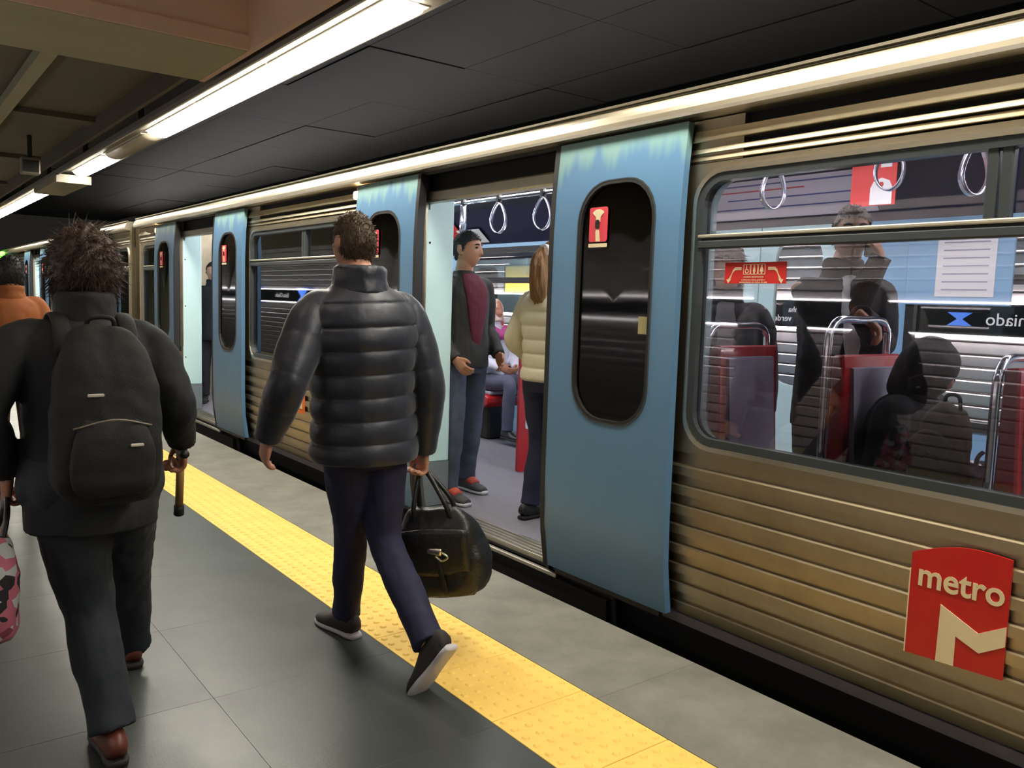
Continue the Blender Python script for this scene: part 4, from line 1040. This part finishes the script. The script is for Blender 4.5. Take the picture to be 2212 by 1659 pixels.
obj('buckle', bm, M_rim, t, True)
obj('buckle_strap', loft([tilt((.02, -.128, .03)), tilt((.03, -.13, -.08)), tilt((.03, -.118, -.16))], [(.012, .005)]*3, tilt((1, 0, 0))-tilt((0, 0, 0)), n=10, seg=8), M_nylon, t, True)
obj('base_panel', loft([tilt((-.14, 0, -.185)), tilt((.0, 0, -.19)), tilt((.14, 0, -.185))], [(.09, .012), (.1, .012), (.09, .012)], tilt((0, 1, 0))-tilt((0, 0, 0)), n=8, seg=16), mat('brown_leather', lin(98, 76, 58), .6), t, True)
# --- walker with the backpack (left)
J2 = dict(pelvis=(.545, 2.9, .90), neck=(.535, 2.92, 1.415), head=(.545, 2.98, 1.555), sh_l=(.345, 2.92, 1.335), sh_r=(.715, 2.9, 1.335), el_l=(.245, 2.86, 1.12), wr_l=(.315, 2.95, .93),
          el_r=(.785, 2.83, 1.14), wr_r=(.835, 2.95, .985), hip_l=(.465, 2.9, .87), hip_r=(.63, 2.9, .87), kn_l=(.535, 2.95, .45), kn_r=(.71, 3.2, .46), an_l=(.565, 2.77, .09), an_r=(.785, 3.48, .088))
person('man with bushy hair, dark coat and backpack walking away at the left', J2, (0.05, 1, 0), cloth('black_coat', 26, 28, 32, .8), cloth('dark_jeans', 34, 40, 48), MATS['hair_dark_brown'], 'bushy', SK['warm'], mat('brown_shoe', lin(104, 52, 38), .45), M_soled,
       s=.99, hem=-.16, bulk=1.7, vox=.008, base=(.6, 2.95, 0), wr=.008, legw=1.2,
       feet={'l': (V((.0, 1, 0)), V((0, 0, 1))), 'r': (V((.1, 1, 0)), V((0, 0, 1)))},
       hands={'r': dict(d=(.1, .35, -1), nrm=(-1, 0, 0), side=(0, 1, 0), curl=1.0), 'l': dict(d=(-.05, .1, -1), nrm=(1, 0, 0), side=(0, 1, 0), curl=1.1)})
t = thing('backpack', 'black backpack on the back of the bushy haired man', 'backpack', (.54, 2.72, .88))
bm = bmesh.new()
loft([(.545, 2.70, .88), (.545, 2.69, .92), (.545, 2.685, 1.08), (.545, 2.70, 1.24), (.54, 2.735, 1.35), (.54, 2.75, 1.375)], [(.11, .06), (.15, .085), (.155, .09), (.14, .075), (.10, .05), (.05, .03)], (1, 0, 0), n=24, seg=26, bm=bm, power=.7)
obj('main_compartment', fuse(bm, .008, 2, .006, 12), M_nylon, t, True)
bm = bmesh.new(); loft([(.545, 2.61, .90), (.545, 2.60, .94), (.545, 2.60, 1.06), (.545, 2.615, 1.12)], [(.09, .02), (.115, .035), (.11, .035), (.08, .018)], (1, 0, 0), n=14, seg=20, bm=bm, power=.7)
obj('front_pocket', fuse(bm, .007, 2, .004, 14), M_nylon, t, True)
for x in (.45, .635): obj('shoulder_strap', loft([(x, 2.77, 1.30), (x, 2.83, 1.395), (x, 2.93, 1.415), (x, 3.03, 1.35), (x, 3.07, 1.22), (x-.0, 3.04, 1.08)], [(.026, .007)]*6, (1, 0, 0), n=26, seg=10), M_nylon, t, True)
obj('carry_loop', tube([(.50, 2.74, 1.365), (.51, 2.72, 1.41), (.57, 2.72, 1.41), (.58, 2.74, 1.365)], .007, 8), M_nylon, t, True)
obj('zip', tube([(.44, 2.600, 1.10), (.545, 2.575, 1.125), (.65, 2.600, 1.10)], .003, 6), M_rail, t, True)
for p_, w_ in (((.60, 2.560, 1.045), .018), ((.50, 2.60, 1.19), .022)):
    obj('reflective_tag', bx(p_[0]-w_, p_[0]+w_, p_[1]-.004, p_[1]+.004, p_[2], p_[2]+.009, .002), M_housing, t)
# walking stick in his right hand, patterned bag in his left
t = thing('walking_stick', 'tan stick with black tip beside the backpack man', 'stick', (.86, 3.02, .70))
obj('shaft', tube([(.838, 2.97, .93), (.850, 3.04, .735)], .014, 10, smooth=False), mat('tan_wood', lin(176, 140, 84), .5), t, True)
obj('tip', tube([(.850, 3.04, .735), (.852, 3.05, .70)], .018, 10, smooth=False), M_rubber, t, True)
obj('grip', tube([(.832, 2.90, .945), (.838, 2.96, .935), (.838, 2.972, .915)], .015, 10), M_rubber, t, True)
def checker():
    m = mat('checked_fabric', lin(190, 120, 130), .8); nt = m.node_tree; N = nt.nodes; L = nt.links
    tc_ = N.new('ShaderNodeTexCoord'); v_ = N.new('ShaderNodeTexVoronoi'); v_.inputs['Scale'].default_value = 32; L.new(tc_.outputs['Object'], v_.inputs['Vector'])
    r = N.new('ShaderNodeValToRGB'); r.color_ramp.interpolation = 'CONSTANT'; e = r.color_ramp.elements
    e[0].color = lin(40, 38, 42); e[1].position = .3; e[1].color = lin(196, 110, 130)
    x = e.new(.55); x.color = lin(190, 196, 196); x = e.new(.75); x.color = lin(140, 70, 84)
    L.new(v_.outputs['Color'], r.inputs[0]); L.new(r.outputs[0], N['Principled BSDF'].inputs['Base Color']); return m
t = thing('shopping_bag', 'pink, grey and black patterned bag at the left frame edge', 'bag', (.25, 2.88, .43))
bm = bmesh.new(); loft([(.25, 2.9, .44), (.25, 2.9, .48), (.25, 2.9, .62), (.27, 2.9, .72), (.28, 2.9, .76)], [(.06, .12), (.075, .15), (.08, .15), (.055, .13), (.02, .11)], (1, 0, 0), n=18, seg=26, bm=bm, power=.7)
obj('bag_body', fuse(bm, .008, 2, .008, 12), checker(), t, True)
for yy in (2.82, 2.98): obj('handle', tube([(.28, yy, .73), (.30, yy*.5+1.45, .81), (.312, 2.955, .865)], .009, 8), M_leather, t, True)
# --- far-left walker in orange
J, f = stand((.80, 7.0, 0), 0.1, .96)
person('dark haired person in an orange brown coat at the far left edge', J, f, cloth('orange_coat', 138, 76, 30), cloth('brown_trousers', 70, 50, 38), MATS['hair_black'], 'long', SK['warm'], M_leather, M_soled, s=.96, hem=-.2, bulk=1.4, vox=.010)
# --- passenger standing in the doorway
J, f = stand((3.32, 4.90, .094), -3.0, 1.06, an_l=(-.15, -.10, .088), an_r=(.17, .08, .088), kn_l=(-.13, -.03, .5), kn_r=(.14, .08, .5), el_r=(.25, -.06, 1.14), wr_r=(.18, .12, .95), el_l=(-.26, -.05, 1.14), wr_l=(-.20, .13, .97))
person('man in dark jacket, burgundy shirt and jeans standing inside the open doorway', J, f, cloth('dark_jacket', 42, 40, 36, .7), mat('faded_denim', lin(56, 62, 78), .85, var=.6, vscale=5, vcol=lin(96, 106, 124), bump=.2, bscale=250), MATS['hair_black'], 'short', SK['tan'],
       mat('grey_sneaker', lin(70, 66, 66), .6), M_solew, s=1.06, hem=-.07, bulk=1.3, vox=.008, inner=cloth('burgundy_shirt', 98, 26, 46), look=(.5, -.87, 0), shoe_accent=mat('red_flash', lin(196, 80, 62), .6), eyes=True, base=(3.32, 4.9, .094), collar=False, inner_w=1.7)
# --- woman with the ponytail
J, f = stand((3.40, 4.05, .094), -1.45, 1.0, an_l=(-.10, -.02, .088), an_r=(.12, .22, .088), kn_l=(-.10, .05, .5), kn_r=(.11, .17, .5), el_l=(-.26, -.06, 1.16), wr_l=(-.22, .12, 1.0), head=(0, .03, 1.675))
root, B5, h5 = person('woman with long ponytail in a cream quilted jacket behind the door leaf edge', J, f, mat('cream_nylon', lin(226, 218, 186), .5, bump=.1, bscale=60), cloth('dark_blue_jeans', 38, 40, 66), MATS['hair_blonde'], 'pony', SK['fair'], M_leather, M_soled,
       s=1.0, puffer=True, hem=-.04, bulk=1.2, vox=.008, look=(.98, .2, 0), base=(3.4, 4.05, .094))
bm = bmesh.new(); hb = lambda x, y, z: h5 + B5 @ V((x, y, z))
loft([hb(0, -.09, .05), hb(0, -.135, .04), hb(0, -.165, -.06), hb(0, -.16, -.19), hb(0, -.13, -.30), hb(0, -.12, -.345)], [(.030, .030), (.042, .036), (.060, .050), (.064, .048), (.046, .034), (.010, .010)], B5 @ V((1, 0, 0)), n=34, seg=22, bm=bm)
obj('ponytail', fuse(bm, .005, 1, .014, 34, (1, 1, .10)), MATS['hair_blonde'], root, True)
obj('hair_tie', loft([hb(0, -.085, .055), hb(0, -.12, .052)], [(.040, .036), (.042, .038)], B5 @ V((1, 0, 0)), n=6, seg=16), M_white, root, True)
t = thing('shoulder_bag', 'black leather shoulder bag half hidden by the door leaf', 'bag', (3.30, 3.86, .85))
bm = bmesh.new(); loft([(3.33, 3.84, .80), (3.33, 3.84, .86), (3.33, 3.85, .98), (3.34, 3.86, 1.06)], [(.09, .03), (.14, .06), (.13, .05), (.09, .025)], (.3, 1, 0), n=14, seg=22, bm=bm, power=.7)
obj('bag_body', fuse(bm, .008, 2, .007, 14), M_leather, t, True)
obj('strap', tube([(3.31, 3.76, 1.03), (3.33, 3.84, 1.35), (3.38, 3.90, 1.47), (3.44, 3.93, 1.35), (3.40, 3.95, 1.03)], .008, 8, n=24), M_leather, t, True)
# --- seated passenger in white beyond the doorway
J, f = sit((5.02, 6.86, .60), math.pi, .97)
root, B6, h6 = person('seated passenger in white with a pale headscarf and pink scarf', J, f, cloth('white_coat', 222, 220, 232), cloth('grey_skirt', 90, 90, 110), None, None, SK['warm'], M_leather, M_soled, s=.95, hem=-.05, bulk=1.3, vox=.010, base=(5.02, 6.86, .094))
bm = bmesh.new(); loft([h6 + V((0, .0, -.12)), h6 + V((0, .02, -.03)), h6 + V((0, .02, .05)), h6 + V((0, .02, .12))], [(.09, .09), (.092, .10), (.088, .10), (.04, .05)], (1, 0, 0), n=16, seg=20, bm=bm)
obj('headscarf', fuse(bm, .008, 2, .004, 20), cloth('headscarf_fabric', 214, 186, 176), root, True)
bm = bmesh.new(); loft([h6 + V((-.10, -.07, -.17)), h6 + V((0, -.13, -.24)), h6 + V((.10, -.07, -.17))], [(.04, .04), (.05, .05), (.04, .04)], (0, 0, 1), n=14, seg=14, bm=bm)
obj('scarf', fuse(bm, .008, 2, .004, 20), cloth('pink_scarf', 176, 70, 130), root, True)
# --- passenger on the phone
J, f = stand((3.64, 2.20, .094), 2.55, 1.06, head=(0, .05, 1.665))
J['el_r'] = J['sh_r'] + V((.10, -.16, -.20)); J['wr_r'] = J['head'] + V((.02, -.14, -.11))
J['el_l'] = J['sh_l'] + V((-.12, -.08, -.24)); J['wr_l'] = V((3.30, 1.90, 1.49))
person('dark suited man on the phone standing behind the large window', J, f, cloth('black_suit', 28, 26, 28), cloth('black_trousers', 24, 23, 25), MATS['hair_dark_brown'], 'short', SK['tan'], M_leather, M_soled, s=1.05, hem=-.14, bulk=1.2, vox=.010, inner=M_white,
       hands={'r': dict(d=(-.1, .3, 1), nrm=(-.3, 1, 0), side=(-1, 0, .3), curl=.7), 'l': dict(d=(.2, -.6, -.5), nrm=(0, -.3, -1), side=(1, 0, 0), curl=.7)}, base=(3.64, 2.20, .094), look=(-.75, -.66, 0), eyes=True)
t = thing('mobile_phone', 'dark mobile phone held up to the suited man\'s face', 'phone', tuple(J['wr_r'] + V((-.02, .04, .05))))
pw = J['wr_r'] + V((-.005, .055, .075))
obj('case', bx(pw.x-.035, pw.x+.035, pw.y-.006, pw.y+.006, pw.z-.07, pw.z+.07, .004), M_rubber, t)
obj('screen', bx(pw.x-.032, pw.x+.032, pw.y-.0075, pw.y-.006, pw.z-.064, pw.z+.064), M_signblk, t)
# --- woman behind the left end of the large window
J, f = stand((3.62, 2.86, .094), 2.3, .97)
person('brown haired woman in a dark coat behind the red priority sticker', J, f, cloth('charcoal_coat', 34, 30, 30), cloth('black_leggings', 22, 21, 22), MATS['hair_brown'], 'long', SK['warm'], M_leather, M_soled, s=1.0, hem=-.25, bulk=1.4, vox=.010, inner=cloth('grey_scarf', 120, 112, 112), base=(3.62, 2.86, .094))
# --- seated hooded passenger and olive passenger
J, f = sit((3.22, 1.67, .60), math.pi, .95, kn_l=(-.11, .40, .10), kn_r=(.11, .40, .10), an_l=(-.11, .33, -.38), an_r=(.11, .33, -.38), neck=(0, .06, .62), head=(0, .12, .735), sh_l=(-.18, .07, .56), sh_r=(.18, .07, .56))
person('seated passenger with a dark hood behind the large window', J, f, cloth('black_hoodie', 26, 26, 28), cloth('dark_trousers', 30, 28, 30), None, None, SK['tan'], M_leather, M_soled, s=.95, hem=-.05, bulk=1.5, vox=.010, hood=True, base=(3.22, 1.67, .094), pitch=-.5)
t = thing('plastic_bag', 'shiny grey plastic bag on the lap of the hooded passenger', 'bag', (3.16, 1.33, .74))
bm = bmesh.new(); loft([(3.13, 1.36, .76), (3.13, 1.34, .80), (3.13, 1.33, .90), (3.12, 1.32, .98)], [(.09, .06), (.12, .09), (.09, .06), (.02, .05)], (1, .3, 0), n=12, seg=20, bm=bm)
obj('bag_body', fuse(bm, .007, 0, .018, 16), mat('grey_plastic', lin(120, 122, 130), .2, coat=.5), t)
obj('bag_tie', tube([(3.12, 1.32, .965), (3.115, 1.31, 1.0), (3.13, 1.30, 1.02)], .008, 8), MATS['grey_plastic'], t, True)
t = thing('olive_rucksack', 'bulky olive green rucksack upright before the right seat behind the window', 'rucksack', (3.06, 1.40, .70))
bm = bmesh.new(); loft([(3.04, 1.42, .70), (3.04, 1.42, .76), (3.04, 1.41, .95), (3.04, 1.395, 1.10), (3.04, 1.385, 1.17), (3.04, 1.38, 1.185)], [(.07, .07), (.085, .10), (.085, .10), (.075, .08), (.05, .05), (.02, .02)], (1, 0, 0), n=24, seg=24, bm=bm, power=.8)
obj('pack_body', fuse(bm, .007, 2, .010, 11), cloth('olive_canvas', 86, 78, 62), t, True)
obj('flap', loft([(2.955, 1.46, 1.02), (2.95, 1.41, 1.06), (2.955, 1.35, 1.02)], [(.012, .04)]*3, (1, 0, 0), n=8, seg=12), MATS['olive_canvas'], t, True)
obj('carry_loop', tube([(3.04, 1.41, 1.17), (3.04, 1.40, 1.215), (3.04, 1.36, 1.215), (3.04, 1.35, 1.165)], .007, 8), M_nylon, t, True)
# --- passenger in the second doorway
J, f = stand((3.43, 10.7, .094), 2.6, 1.0)
person('passenger with pale face and dark coat inside the second doorway', J, f, cloth('dark_coat', 30, 28, 32), cloth('dark_grey_trousers', 40, 38, 42), MATS['hair_black'], 'short', SK['fair'], M_leather, M_soled, s=1.0, hem=-.15, bulk=1.3, vox=.012, base=(3.43, 10.7, .094))
